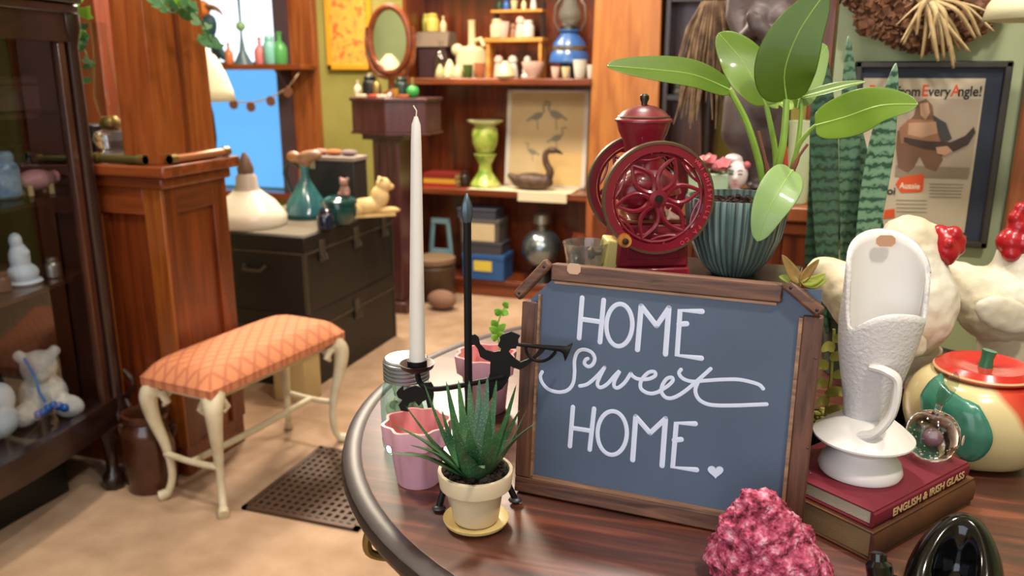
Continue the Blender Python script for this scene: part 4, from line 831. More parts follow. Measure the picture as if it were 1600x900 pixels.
# ================================================================== ROUND TABLE
T = .74; TC = Vector((-.046, 1.252, 0)); TRD = .615
def tabletop():
    m, nt, b = _base('tabletop_mahogany'); mp = _coord(nt, (2.2, 22, 8))
    n = nt.nodes.new('ShaderNodeTexNoise'); n.inputs['Scale'].default_value = 1.8; n.inputs['Detail'].default_value = 8; n.inputs['Distortion'].default_value = 1
    nt.links.new(mp, n.inputs[0]); nt.links.new(_ramp(nt, n.outputs[0], [(.3, '#2f140d'), (.55, '#552719'), (.75, '#83462e')]), b.inputs['Base Color'])
    b.inputs['Roughness'].default_value = .42; b.inputs['Specular IOR Level'].default_value = .8; b.inputs['Coat Weight'].default_value = .4; b.inputs['Coat Roughness'].default_value = .30; _bump(nt, b, n.outputs[0], .12, .001); return m
tb = thing('round_table', 'round mahogany table with dark moulded rim carrying the display', 'table', TC)
MB().lathe([(0,T-.022),(TRD-.03,T-.022),(TRD-.028,T-.001),(TRD-.03,T),(0,T)], 96).build('table_top', tabletop(), tb)
MB().lathe([(TRD-.030,T-.024),(TRD-.004,T-.026),(TRD,T-.015),(TRD-.003,T-.003),(TRD-.012,T+.0015),(TRD-.024,T+.0012),(TRD-.030,T-.001),(TRD-.030,T-.024)], 96).build('rim', wood('rim_dark', '#180f12', '#2c1d22', 'x', .45, .0), tb)
MB().lathe([(TRD-.075,T-.10),(TRD-.055,T-.10),(TRD-.05,T-.06),(TRD-.055,T-.023),(TRD-.075,T-.023),(TRD-.075,T-.10)], 64).build('apron', W_DKX, tb)
for k in range(4):
    a = PI/4+k*PI/2+.35; d = Vector((math.cos(a), math.sin(a), 0)); R_ = TRD-.09
    MB().tube(smoothpath([d*R_+Vector((0,0,T-.05)), d*(R_+.03)+Vector((0,0,.55)), d*(R_-.05)+Vector((0,0,.25)), d*(R_-.02)+Vector((0,0,.08)), d*(R_+.04)+Vector((0,0,.018))], 5), [.032]*8+[.022]*9+[.018]*4, 10).build('leg', W_DK, tb)
d = (atz(560, 850, T-.06)-TC); d.z = 0; d.normalize()
MB().tube(smoothpath([d*(TRD-.045)+Vector((0,0,T-.03)), d*(TRD-.02)+Vector((0,0,T-.045)), d*(TRD-.018)+Vector((0,0,T-.075)), d*(TRD-.045)+Vector((0,0,T-.09))], 5), .006, 8).build('brass_pull', BRS, tb)
TZ = T+.0004
# ================================================================== CHALKBOARD
BL, BR = atz(803, 770, T), atz(1250, 860, T); BWd, BHt = (BR-BL).length, .30
brz = math.atan2(BR.y-BL.y, BR.x-BL.x); LEAN = math.radians(6)
BL.z = T+.0026
cbd = thing('chalkboard', 'framed slate chalkboard lettered HOME Sweet HOME leaning on table', 'chalkboard', BL, brz); cbd.rotation_euler = (-LEAN, 0, brz)
BM = Matrix.Translation(BL) @ Euler((-LEAN, 0, brz)).to_matrix().to_4x4(); BI = BM.inverted()
def onboard(px, py, y=.0):       # where that sight line meets the board plane, in board coordinates
    o = BI @ CO; d = (BI.to_3x3() @ ray(px, py)); return o+d*((y-o.y)/d.y)
WFX = wood('frame_walnut_x', '#3c2219', '#7a5138', 'x', .55, .05, 4.5, .5); WFZ = wood('frame_walnut_z', '#3c2219', '#754b38', 'z', .55, .05, 4.5, .5)
WFL = wood('frame_inner_lip', '#6a4632', '#a98464', 'x', .5, .05, 4.5, .3)
SL = mat('slate', '#48566c', .5, col2='#506077', vs=5, bump=.04, bs=300)
r_ = .021
sl = MB().prism([(.008, .008), (BWd-.004, .008), (BWd-.004, BHt-.003), (.045, BHt-.012), (.010, BHt-.047)], -.010, -.006, Matrix.Rotation(PI/2, 4, 'X')).build('slate_panel', SL, cbd)
MB().bx((0, 0, 0), (BWd, .018, r_)).build('bottom_rail', WFX, cbd, bevel=.002); MB().bx((r_, .001, r_), (BWd-r_, .006, r_+.004)).build('inner_lip', WFL, cbd)
MB().bx((.036, 0, BHt-r_), (BWd-.045, .018, BHt)).build('top_rail', WFX, cbd, bevel=.002)
MB().bx((0, 0, r_), (r_, .018, BHt-.05)).build('left_rail', WFZ, cbd, bevel=.002); MB().bx((r_, .001, r_), (r_+.003, .006, BHt-.04)).build('inner_lip', WFL, cbd)
MB().bx((BWd-r_, 0, r_), (BWd, .018, BHt-.032)).build('right_rail', WFZ, cbd, bevel=.002); MB().bx((BWd-r_-.004, .001, r_), (BWd-r_, .006, BHt-.035)).build('inner_lip', WFL, cbd)
MB().bx((r_+.02, .001, BHt-r_-.003), (BWd-.05, .006, BHt-r_)).build('inner_lip', WFL, cbd)
for (a, b_) in (((806, 464), (857, 410)), ((1229, 444), (1283, 490))):
    A, B_ = onboard(*a, -.004), onboard(*b_, -.004); c = (A+B_)/2; L = (B_-A).length
    MB().box((c.x, .0, c.z), (L, .012, .013), ry=-math.atan2(B_.z-A.z, B_.x-A.x)).build('corner_brace', WFX, cbd, bevel=.003)
    for q in (A.lerp(B_, .12), A.lerp(B_, .88)): MB().sph((q.x, -.006, q.z), (.0018, .001, .0018), 8, 6).build('nail_head', BLK, cbd)
for px, py in ((1274, 560), (1262, 700), (1266, 740)): q = onboard(px, py, 0); MB().sph((q.x, 0, q.z), (.0014, .0008, .0014), 8, 6).build('nail_head', STEEL, cbd)
KS = mat('kraft_label', '#c9a48a', .7)
def hexlabel(px, py, rx, rz_): q = onboard(px, py, 0); return [(q.x+a*rx, q.z+b*rz_) for a, b in ((-1, -.45), (-.6, -1), (.6, -1), (1, -.45), (1, .45), (.6, 1), (-.6, 1), (-1, .45))]
MB().prism(hexlabel(897, 420, .0085, .0065), .0003, .001, Matrix.Rotation(PI/2, 4, 'X')).build('paper_label', KS, cbd)
CHK = mat('chalk_paint', '#d2daf0', .8)
def stroke(name, paths, rpx, parent=cbd):
    b = MB()
    for P, closed in paths:
        pts = [onboard(x, y, .0057) for x, y in P]; rr = rpx*.00077
        t = MB(); t.tube(pts, rr, 8, closed=closed)
        if not closed: t.sph(pts[0], rr, 8, 6); t.sph(pts[-1], rr, 8, 6)
        t.v = [(x, .0057+(y-.0057)*.10, z) for x, y, z in t.v]; b.add(t.v, t.f)
    o = b.build(name, CHK, parent); return o
def cr(pts): return [(780+x/1.875, 380+y/1.875) for x, y in pts]
def cr2(pts): return [(830+x/4.21, 530+y/4.21) for x, y in pts]
def sm2(pts, n=6): return [(p.x, p.y) for p in smoothpath([(x, y, 0) for x, y in pts], n)]
def oval(cx, cy, rx, ry, tilt=.05): return cr([(cx+rx*math.cos(a)*math.cos(tilt)-ry*math.sin(a)*math.sin(tilt), cy+rx*math.cos(a)*math.sin(tilt)+ry*math.sin(a)*math.cos(tilt)) for a in [2*PI*i/36 for i in range(36)]])
ln = lambda *p: (cr(p), False)
stroke('chalk_letter', [ln((243,160),(234,278)), ln((306,167),(295,290)), ln((238,222),(301,231))], 4.0)['label'] = 'chalk letter H of upper word'
stroke('chalk_letter', [(oval(352, 240, 38, 62), True)], 3.6)
stroke('chalk_letter', [ln((405,312),(416,184)), ln((416,184),(461,242)), ln((461,242),(497,190)), ln((497,190),(487,325))], 4.2)
stroke('chalk_letter', [ln((592,337),(521,328),(530,197),(594,200)), ln((527,237),(549,236))], 4.2)
stroke('chalk_letter', [ln((216,480),(207,595)), ln((278,485),(265,605)), ln((212,541),(271,550))], 3.8)
stroke('chalk_letter', [(oval(331, 556, 43, 64, .02), True)], 3.5)
stroke('chalk_letter', [ln((391,635),(400,508)), ln((400,508),(442,556)), ln((442,556),(487,514)), ln((487,514),(477,652))], 4.2)
stroke('chalk_letter', [ln((578,664),(508,656),(519,527),(574,529)), ln((513,577),(533,575))], 4.2)
sw_ = [[(72,215),(60,245),(75,290),(115,330),(180,348),(240,335),(275,290),(285,220),(285,140),(305,85),(345,68),(395,85),(418,125),(405,165),(375,180),(350,160),(358,135),(372,128)],
       [(320,308),(370,295),(430,245),(483,185)], [(483,185),(450,250),(435,295),(455,318),(500,295),(550,240),(580,212),(550,270),(545,308),(570,320),(615,285),(655,225)], [(655,225),(670,245),(705,262),(770,262),(815,240),(810,215),(770,220),(725,270),(720,320),(755,350),(800,357),(850,342)],
       [(845,340),(895,310),(930,275),(925,252),(890,262),(860,310),(860,355),(890,385),(935,385),(1000,350),(1080,285),(1180,195)], [(1105,265),(1080,330),(1095,385),(1140,420),(1210,435),(1340,436),(1450,432),(1548,428)],
       [(985,200),(972,225),(1000,260),(1060,278),(1150,272),(1260,265),(1360,265),(1440,280),(1500,300),(1525,325)]]
stroke('chalk_word', [(sm2(cr2(s)), False) for s in sw_], 3.0)['label'] = 'flowing script word Sweet'
hp = []
for i in range(28):
    a = 2*PI*i/28; hp.append((16*math.sin(a)**3/16*12.5, -(13*math.cos(a)-5*math.cos(2*a)-2*math.cos(3*a)-math.cos(4*a))/16*11))
q = [onboard(1117+x, 739+y+(x*.05), 0) for x, y in hp]
MB().prism([(p.x, p.z) for p in q], -.0057, -.0050, Matrix.Rotation(PI/2, 4, 'X')).build('chalk_heart', CHK, cbd)
# ================================================================== RISER CRATE
wd = (BR-BL); wd.z = 0; wd.normalize(); nd = Vector((-wd.y, wd.x, 0)); RZ = .985
o0 = BL+wd*(-.0)+nd*.085; o0.z = TZ
ri = thing('wooden_riser', 'plain dark wooden riser crate behind the chalkboard', 'crate', o0, brz)
MB().bx((0, 0, RZ-T-.016), (.31, .30, RZ-T)).build('top_board', W_DKX, ri, bevel=.002)
for y in (0, .288):
    for k in range(3): MB().bx((.012, y, .006+.075*k), (.298, y+.012, .07+.075*k)).build('slat', W_DK, ri, bevel=.002)
for x in (0, .298): MB().bx((x, 0, 0), (x+.012, .30, RZ-T-.016)).build('side_panel', W_DK, ri)
RZ += .0004
# ================================================================== COFFEE MILL
RED = mat('crimson_enamel', '#700d20', .36, col2='#801428', vs=9, coat=.3); GOLD = mat('worn_gold_edge', '#5a4730', .5, metal=.4); DKK = mat('knob_steel', '#4a4238', .35, metal=.8)
MD = 1.10; wcn = atd(1028, 310, MD); ms = mpp(wcn); WR = 88*ms; mrz = math.radians(23)
ax = Vector((-math.sin(mrz), math.cos(mrz), 0)); mo = wcn+ax*.062; mo.z = RZ; AH = wcn.z-RZ
ml = thing('coffee_mill', 'red cast-iron two-wheel coffee mill with petal spokes', 'coffee mill', mo, mrz)
def wheel(y, nm, handle):
    w_ = MB()
    prof = [(WR-.013, -.004), (WR-.002, -.004), (WR-.002, .005), (WR-.013, .005), (WR-.013, -.004)]
    M = Matrix.Translation((0, y, AH)) @ Matrix.Rotation(PI/2, 4, 'X')
    w_.lathe(prof, 64, m=M)
    w_.tube([(M @ Vector((WR*.78*math.cos(a), WR*.78*math.sin(a), 0))) for a in [2*PI*i/64 for i in range(64)]], .0022, 6, closed=True)
    w_.lathe([(0,-.004),(WR*.16,-.004),(WR*.16,.004),(0,.006)], 24, m=M)
    for k in range(6):
        a0 = math.radians(70+60*k)
        for s_ in (-1, 1):
            P = []
            for i in range(13):
                t = i/12; rr = WR*(.12+.64*t); off = s_*WR*.155*math.sin(PI*t**.85)
                P.append(M @ Vector((rr*math.cos(a0)-off*math.sin(a0), rr*math.sin(a0)+off*math.cos(a0), 0)))
            w_.tube(P, [.0040-.0016*i/12 for i in range(13)], 6)
        a1 = a0+math.radians(30)
        P = [M @ Vector((WR*f*math.cos(a1+g), WR*f*math.sin(a1+g), 0)) for f, g in ((.76, -.30), (.70, -.12), (.70, .12), (.76, .30))]
        w_.tube(P, .0018, 6)
        w_.tube([M @ Vector((WR*.77*math.cos(a1), WR*.77*math.sin(a1), 0)), M @ Vector((WR*.85*math.cos(a1), WR*.85*math.sin(a1), 0))], .002, 6)
    o = w_.build(nm, RED, ml)
    MB().lathe([(WR-.003, -.0052), (WR, -.0052), (WR+.001, 0), (WR, .0062), (WR-.003, .0062), (WR-.003, -.0052)], 64, m=M).build('rim_edge', GOLD, o)
    MB().lathe([(0,.0),(.0055,.0),(.0055,.0085),(0,.0085)], 12, m=M).build('axle_end', BLK, o)
    if handle:
        hx, hz = -55*ms, -62*ms; h = MB().lathe([(0,.004),(.006,.004),(.009,.012),(.0085,.024),(.0,.024)], 16, m=Matrix.Translation((hx, y, AH+hz)) @ Matrix.Rotation(PI/2, 4, 'X')).build('crank_knob', wood('knob_wood', '#a05a1e', '#d08a3a', 'z', .4, .3, 5), o)
        MB().lathe([(0,.0241),(.0045,.0241),(.004,.027),(0,.0275)], 12, m=Matrix.Translation((hx, y, AH+hz)) @ Matrix.Rotation(PI/2, 4, 'X')).build('knob_screw', DKK, o)
        tx = 'WRIGHTSVILLE PA CO'
        for i, ch in enumerate(tx):
            if ch == ' ': continue
            a = math.radians(48-6.2*i); l = text(ch, o, (.885*WR*math.cos(a), y-.0053, AH+.885*WR*math.sin(a)), .0075, mat('crimson_emboss', '#c23a50', .4), rot=(PI/2, 0, 0), ext=.0005, bold=.0002)
            l.rotation_euler = Euler((PI/2, -(a-PI/2)*1.0, 0)); l.name = 'embossed_letter'
    return o
wheel(-.062, 'flywheel', True); wheel(.062, 'flywheel', False)
MB().tube([(0, -.06, AH), (0, .06, AH)], .006, 10).build('axle', DKK, ml)
bwid = 118*ms
MB().box((0, 0, .011), (bwid*1.05, .11, .022), taper=.97).build('foot', RED, ml, bevel=.003)
MB().box((0, 0, .052), (bwid, .10, .06), taper=.93).build('drawer_housing', RED, ml, bevel=.004)
MB().bx((-bwid*.36, -.052, .034), (bwid*.36, -.048, .07)).build('drawer_front', RED, ml, bevel=.002)
MB().bx((-bwid*.43, -.045, .082), (bwid*.43, .045, .087)).build('deck', W_RDX, ml, bevel=.001)
MB().lathe([(0,.087),(.028,.087),(.022,.10),(.040,.115),(.047,AH),(.040,AH+.02),(.024,AH+.033),(.022,AH+.045),(0,AH+.045)], 28).build('grinder_body', RED, ml)
MB().sph((-.02, -.03, AH+.004), (.03, .018, .026)).build('gear_cover', RED, ml)
q = atd(1008, 222, MD+.06); zh0 = q.z-RZ; zh1 = atd(1008, 190, MD+.06).z-RZ; zl = atd(1008, 166, MD+.06).z-RZ; zf_ = atd(1008, 150, MD+.06).z-RZ; hr = 43*ms*1.04
HS = -.009
MB().lathe([(0,AH+.042),(.022,AH+.042),(hr*.70,zh0),(hr*.88,(zh0+zh1)/2),(hr*.98,zh1),(0,zh1)], 32, c=(HS, 0, 0)).build('hopper', RED, ml)
MB().lathe([(0,zh1+.0003),(hr*1.03,zh1+.0003),(hr*1.03,zh1+.003),(hr*.96,zh1+.005),(hr*.75,zh1+.014),(hr*.4,zl),(hr*.12,zl+.002),(0,zl+.002)], 32, c=(HS, 0, 0)).build('hopper_lid', RED, ml)
MB().lathe([(hr*.93,zh1+.0056),(hr*.95,zh1+.0070),(hr*.91,zh1+.0085)], 32, c=(HS, 0, 0)).build('gold_line', GOLD, ml)
MB().lathe([(0,zl),(.005,zl),(.004,zl+.004),(.0065,zl+.010),(.006,zl+.014),(.003,zf_+.003),(0,zf_+.003)], 14, c=(HS, 0, 0)).build('finial', DKK, ml)
# pale yellow block with knob, glass dish
yb = thing('yellow_block', 'pale yellow wooden block with brass knob left of mill', 'block', atd(952, 420, 1.14)*1.0, mrz); yb.location.z = RZ
MB().box((0, 0, .028), (.022, .045, .056), ry=.12).build('block', mat('pale_yellow_paint', '#d6c676', .5), yb, bevel=.003); MB().lathe([(0,0),(.003,0),(.003,.008),(.007,.011),(.008,.015),(.005,.019),(0,.02)], 12, m=Matrix.Translation((-.0125, -.005, .035)) @ Matrix.Rotation(-PI/2, 4, 'Y')).build('knob', mat('dark_brass', '#6a5638', .35, metal=.8), yb)
yb.location.z += .0018
gd_ = MB().lathe([(0,0),(.018,0),(.022,.004),(.030,.045),(.032,.054),(.030,.054),(.027,.045),(.018,.006),(0,.005)], 28).build('glass_dish', mat('dish_glass', '#cfd2cc', .05, trans=.9), loc=atd(914, 420, 1.13)); gd_.location.z = RZ; tag(gd_, 'small clear glass dish left of the yellow block', 'dish')
# ================================================================== PLANTER WITH PHILODENDRON
PD = 1.175; pcn = atd(1143, 430, PD); ps = mpp(pcn); pcn.z = RZ
plh = atd(1151, 306, PD).z-RZ; PRr = 77*ps
def planterm():
    m, nt, b = _base('teal_stripe_glaze'); n = nt.nodes.new('ShaderNodeTexNoise'); n.inputs['Scale'].default_value = 30; nt.links.new(_coord(nt, (1, 1, .12)), n.inputs[0])
    g = nt.nodes.new('ShaderNodeTexGradient'); g.gradient_type = 'RADIAL'; nt.links.new(_coord(nt, (1, 1, 1)), g.inputs[0])
    mu = nt.nodes.new('ShaderNodeMath'); mu.operation = 'MULTIPLY'; mu.inputs[1].default_value = 44; nt.links.new(g.outputs['Fac'], mu.inputs[0]); fr_ = nt.nodes.new('ShaderNodeMath'); fr_.operation = 'FRACT'; nt.links.new(mu.outputs[0], fr_.inputs[0])
    x = nt.nodes.new('ShaderNodeMix'); x.data_type = 'RGBA'; nt.links.new(_ramp(nt, fr_.outputs[0], [(.0, (0, 0, 0, 1)), (.30, (0, 0, 0, 1)), (.42, (1, 1, 1, 1)), (.85, (1, 1, 1, 1)), (1, (0, 0, 0, 1))]), x.inputs[0]); x.inputs[6].default_value = lin('#4b5753')
    nt.links.new(_ramp(nt, n.outputs[0], [(.32, '#56706c'), (.5, '#748c88'), (.68, '#8f9484')]), x.inputs[7]); nt.links.new(x.outputs[2], b.inputs['Base Color']); b.inputs['Roughness'].default_value = .35; return m
pt_ = thing('philodendron', 'green broad-leaved philodendron in ribbed teal ceramic planter', 'potted plant', pcn, YAW)
rib = lambda a, t, z: 1+(.014*math.copysign(1, math.sin(44*a)) if .12 < t < .72 else 0)
MB().lathe([(0,0),(PRr*.42,0),(PRr*.52,.006),(PRr*.72,plh*.22),(PRr*.9,plh*.5),(PRr*.98,plh*.8),(PRr*.99,plh*.97),(PRr*.98,plh),(PRr*.93,plh),(PRr*.9,plh*.85),(0,plh*.82)], 264, rf=rib).build('planter', planterm(), pt_)
sb = MB().lathe([(0,plh*.88),(PRr*.5,plh*.89),(PRr*.89,plh*.86)], 32); r = random.Random(5)
for k in range(260): a = r.uniform(0, 6.28); q = PRr*.88*math.sqrt(r.random()); sb.box((q*math.cos(a), q*math.sin(a), plh*.885+r.uniform(0, .004)), (r.uniform(.003, .006),)*3, rz=r.random()*3, rx=r.random()*3)
o = sb.build('soil', mat('dark_soil', '#2a1814', .95), pt_, smooth=False); o['kind'] = 'stuff'
PI_ = (Matrix.Translation(pcn) @ Matrix.Rotation(YAW, 4, 'Z')).inverted()
def pp(px, py, D): return PI_ @ atd(px, py, D+.07)
LF = {k: mat(n, c, .38, col2=c2, vs=10, coat=.2, sss=.0) for k, n, c, c2 in (('mid', 'leaf_mid', '#64851f', '#769829'), ('olive', 'leaf_olive', '#52721a', '#62811f'), ('light', 'leaf_light', '#8cab42', '#9aba54'), ('pale', 'leaf_pale', '#98b873', '#a6c582'))}
def translucent(m):
    nt = m.node_tree; b = nt.nodes['Principled BSDF']; t = nt.nodes.new('ShaderNodeBsdfTranslucent'); x = nt.nodes.new('ShaderNodeMixShader'); x.inputs[0].default_value = .35
    src = b.inputs['Base Color'].links[0].from_socket; nt.links.new(src, t.inputs[0]); nt.links.new(b.outputs[0], x.inputs[1]); nt.links.new(t.outputs[0], x.inputs[2]); nt.links.new(x.outputs[0], nt.nodes['Material Output'].inputs[0])
for m in LF.values(): translucent(m)
STM = mat('stem_green', '#8cb04a', .4, col2='#7a9c3a', vs=20)
lprof = lambda t: max(.03, (math.sin(PI*min(1, t*.96+.04)**.8))**.62)
def phleaf(pts, hw, nrm, col, fold=.12, vein=True):
    P = [pp(*q) for q in pts]; m_ = leafmesh(P, hw*ps, nrm, fold, 12, prof=lprof, across=6); l = m_.build('leaf', LF[col], pt_, solid=.0007, sub=1)
    MB().tube([p+Vector((0, -.0006, .0)) for p in smoothpath(P, 5)], [.0013]*3+[.0008]*(5*(len(P)-1)-2), 5).build('midrib', mat('midrib_lime', '#8cb050', .4), l); return l
N1 = (.1, -.9, .35)
phleaf([(1140, 140, 1.08), (1085, 117, 1.07), (1015, 108, 1.05), (948, 103, 1.03)], 27, (.05, -.75, .65), 'olive', .10)
phleaf([(1197, 165, 1.10), (1180, 130, 1.12), (1155, 90, 1.14), (1122, 52, 1.15)], 42, (.35, -.9, -.1), 'mid', .08)
phleaf([(1229, 157, 1.07), (1226, 110, 1.06), (1248, 50, 1.05), (1290, -12, 1.04)], 43, (-.35, -.9, .05), 'olive', .06)
phleaf([(1250, 160, 1.13), (1262, 122, 1.15), (1276, 95, 1.17), (1292, 72, 1.19)], 30, (.45, -.8, .2), 'pale', .10)
phleaf([(1252, 152, 1.13), (1285, 143, 1.12), (1320, 134, 1.11), (1352, 128, 1.10)], 12, (.1, -.55, .8), 'olive', .2)
phleaf([(1274, 196, 1.08), (1320, 183, 1.06), (1375, 165, 1.04), (1434, 163, 1.02)], 34, (.1, -.85, .5), 'mid', .10)
phleaf([(1238, 266, 1.065), (1222, 290, 1.035), (1200, 330, 1.02), (1183, 377, 1.02)], 29, (-.25, -.95, .15), 'pale', .10)
phleaf([(1232, 172, 1.12), (1225, 160, 1.13), (1205, 158, 1.14), (1192, 150, 1.15)], 14, (.2, -.8, .4), 'light', .1)
phleaf([(1246, 170, 1.14), (1250, 140, 1.16), (1250, 120, 1.17)], 12, (.1, -.95, .1), 'light', .1)
zs = 318
for pts, w_ in (([(1195, 312, 1.10), (1188, 262, 1.09), (1168, 195, 1.08), (1140, 140, 1.08)], 5.6), ([(1212, 310, 1.11), (1212, 245, 1.11), (1205, 200, 1.10), (1197, 165, 1.10)], 4.8), ([(1207, 315, 1.09), (1212, 275, 1.08), (1224, 220, 1.07), (1229, 155, 1.07)], 6.2), ([(1232, 300, 1.12), (1244, 240, 1.13), (1250, 200, 1.13), (1253, 155, 1.13)], 4.2), ([(1228, 305, 1.11), (1245, 235, 1.10), (1262, 208, 1.09), (1276, 195, 1.08)], 3.6), ([(1215, 312, 1.09), (1228, 292, 1.075), (1236, 272, 1.068), (1238, 266, 1.065)], 3)):
    P = smoothpath([pp(*q) for q in pts], 5); n = len(P); MB().tube(P, [w_*ps*(1.1-.35*i/n) for i in range(n)], 8).build('stem', STM, pt_)
MB().tube([pp(1222, 300, 1.10), pp(1226, 260, 1.10), pp(1227, 212, 1.10)], [.006, .005, .0015], 7).build('leaf_sheath', mat('red_sheath', '#a83c28', .5), pt_)
for pts in ([(1205, 300, 1.09), (1196, 250, 1.085), (1185, 205, 1.085)], [(1235, 275, 1.085), (1248, 245, 1.08), (1262, 225, 1.075)]): MB().tube(smoothpath([pp(*q) for q in pts], 4), [.0035]*4+[.002]*5, 6).build('dry_sheath', mat('dry_brown', '#7a4a34', .8), pt_)
# ================================================================== SNAKE PLANT
SD = 1.42; sc_ = atd(1335, 560, SD); ss = mpp(sc_); sc_.z = TZ
sn = thing('snake_plant', 'snake plant with banded upright leaves behind white hen', 'potted plant', sc_, YAW); SI = (Matrix.Translation(sc_) @ Matrix.Rotation(YAW, 4, 'Z')).inverted()
MB().lathe([(0,0),(.05,0),(.053,.006),(.068,.11),(.072,.112),(.072,.13),(.066,.13),(.062,.115),(0,.112)], 32).build('pot', mat('dark_green_pot', '#1d3326', .3), sn)
def snakem(nm, cs, off):
    m, nt, b = _base(nm); w_ = nt.nodes.new('ShaderNodeTexWave'); w_.bands_direction = 'Z'; w_.inputs['Scale'].default_value = 17; w_.inputs['Distortion'].default_value = 4; w_.inputs['Detail'].default_value = 3; w_.inputs['Detail Scale'].default_value = 6
    w_.inputs['Phase Offset'].default_value = off; nt.links.new(_coord(nt, (1, 1, 1)), w_.inputs[0]); nt.links.new(_ramp(nt, w_.outputs['Fac'], [(.08, cs[0]), (.26, cs[1]), (.8, cs[2])]), b.inputs['Base Color']); b.inputs['Roughness'].default_value = .45; return m
SNM = [snakem('snake_leaf_dark', ('#1c3528', '#2c4a37', '#3a5c46'), 0), snakem('snake_leaf_mid', ('#2c4838', '#48684f', '#5c7c62'), 2), snakem('snake_leaf_light', ('#2c4c3a', '#568066', '#74987c'), 4), snakem('snake_leaf_deep', ('#223c2e', '#3c5a46', '#4c6c56'), 5.5)]; spf = lambda t: max(.02, min(1, .55+.9*t)*min(1, ((1-t)*3.0))**.75)  # green tones and band offsets vary from leaf to leaf
for ki, (pts, hw) in enumerate((([(1300, 520, 1.40), (1290, 380, 1.40), (1285, 200, 1.41), (1283, 60, 1.42)], 21), ([(1320, 520, 1.43), (1325, 380, 1.43), (1326, 200, 1.43), (1326, 55, 1.44)], 16), ([(1345, 520, 1.40), (1352, 380, 1.39), (1375, 230, 1.38), (1400, 98, 1.37)], 20), ([(1362, 520, 1.46), (1372, 400, 1.47), (1345, 260, 1.48), (1335, 170, 1.49)], 15), ([(1290, 520, 1.46), (1270, 420, 1.47), (1275, 320, 1.48), (1270, 160, 1.50)], 15))):
    leafmesh([SI @ atd(*q) for q in pts], hw*ss, (0, -1, .1), .25, 14, prof=spf).build('leaf', SNM[(0, 1, 2, 3, 0)[ki]], sn, solid=.004, sub=1)
# ================================================================== HENS
HW_ = mat('hen_white', '#d8d2c2', .5, col2='#bfae80', vs=6, bump=1.0, bs=38); RDC = mat('comb_red', '#a3111e', .3, coat=.3)
FTX = bpy.data.textures.new('feather_relief', 'CLOUDS'); FTX.noise_scale = .022; FTX.noise_depth = 2
def hen(label, D, pts, comb, wing, basepx, tail=None):
    c = atd(*basepx, D); c.z = TZ; s_ = mpp(c+Vector((0, 0, .15))); t = thing('hen_figure', label, 'figurine', c, YAW); I = (Matrix.Translation(c) @ Matrix.Rotation(YAW, 4, 'Z')).inverted()
    b = MB()
    for (x0, y0, d0, r0), (x1, y1, d1, r1) in zip(pts, pts[1:]):
        for k in range(8): f = k/8; b.sph(I @ atd(x0+(x1-x0)*f, y0+(y1-y0)*f, D+d0+(d1-d0)*f), (r0+(r1-r0)*f)*s_, 14, 10)
    x, y, d_, r0 = pts[-1]; b.sph(I @ atd(x, y, D+d_), r0*s_, 14, 10)
    hb_ = b.build('body', HW_, t, remesh=.005, smo=4); dsp = hb_.modifiers.new('feathers', 'DISPLACE'); dsp.texture = FTX; dsp.strength = .007; dsp.mid_level = .5
    for x, y, d_, rx, rz_ in wing: MB().sph(I @ atd(x, y, D+d_), (rx*s_, .010, rz_*s_), 20, 12, rot=(0, .35, 0)).build('wing', HW_, t, remesh=.004, smo=2); t.children[-1].modifiers.new('feathers', 'DISPLACE').texture = FTX; t.children[-1].modifiers['feathers'].strength = .005
    cb_ = MB()
    for x, y, d_, r0 in comb: cb_.sph(I @ atd(x, y, D+d_), r0*s_, 12, 8)
    cb_.build('comb_and_wattle', RDC, t, remesh=.0026, smo=4); return t, I
t, I = hen('white ceramic hen with red face, behind the white scoop vase', 1.24, [(1285, 425, .05, 26), (1320, 450, .03, 40), (1365, 475, .0, 62), (1410, 485, -.02, 75), (1428, 470, -.02, 64), (1420, 420, -.01, 50), (1418, 378, 0, 41), (1455, 378, -.01, 26)], [(1474, 378, -.02, 24), (1478, 392, -.03, 20), (1490, 366, -.03, 13), (1498, 376, -.03, 11), (1495, 388, -.03, 12), (1480, 402, -.03, 13), (1468, 366, -.02, 15), (1484, 380, -.045, 7)], [(1400, 528, -.086, 52, 28)], (1405, 640))
hz = (I @ atd(1405, 540, 1.24)).z
MB().lathe([(0,0),(.055,0),(.058,.01),(.045,.03),(.05,hz),(0,hz)], 24).build('base', HW_, t)
t, I = hen('white ceramic rooster with tall red comb, at the right edge', 1.36, [(1496, 425, .03, 18), (1520, 455, .02, 40), (1560, 475, .0, 62), (1600, 470, 0, 66), (1598, 420, 0, 44), (1590, 395, 0, 30)], [(1588, 388, 0, 26), (1580, 378, -.01, 22), (1592, 355, -.01, 17), (1588, 340, -.01, 12), (1596, 326, -.01, 11), (1606, 345, -.01, 14), (1612, 362, -.01, 14), (1580, 396, -.02, 14), (1600, 380, -.02, 18)], [(1570, 492, -.078, 50, 26)], (1560, 600))
hz = (I @ atd(1560, 520, 1.36)).z
MB().lathe([(0,0),(.05,0),(.052,.01),(.04,.03),(.045,hz),(0,hz)], 24).build('base', HW_, t)
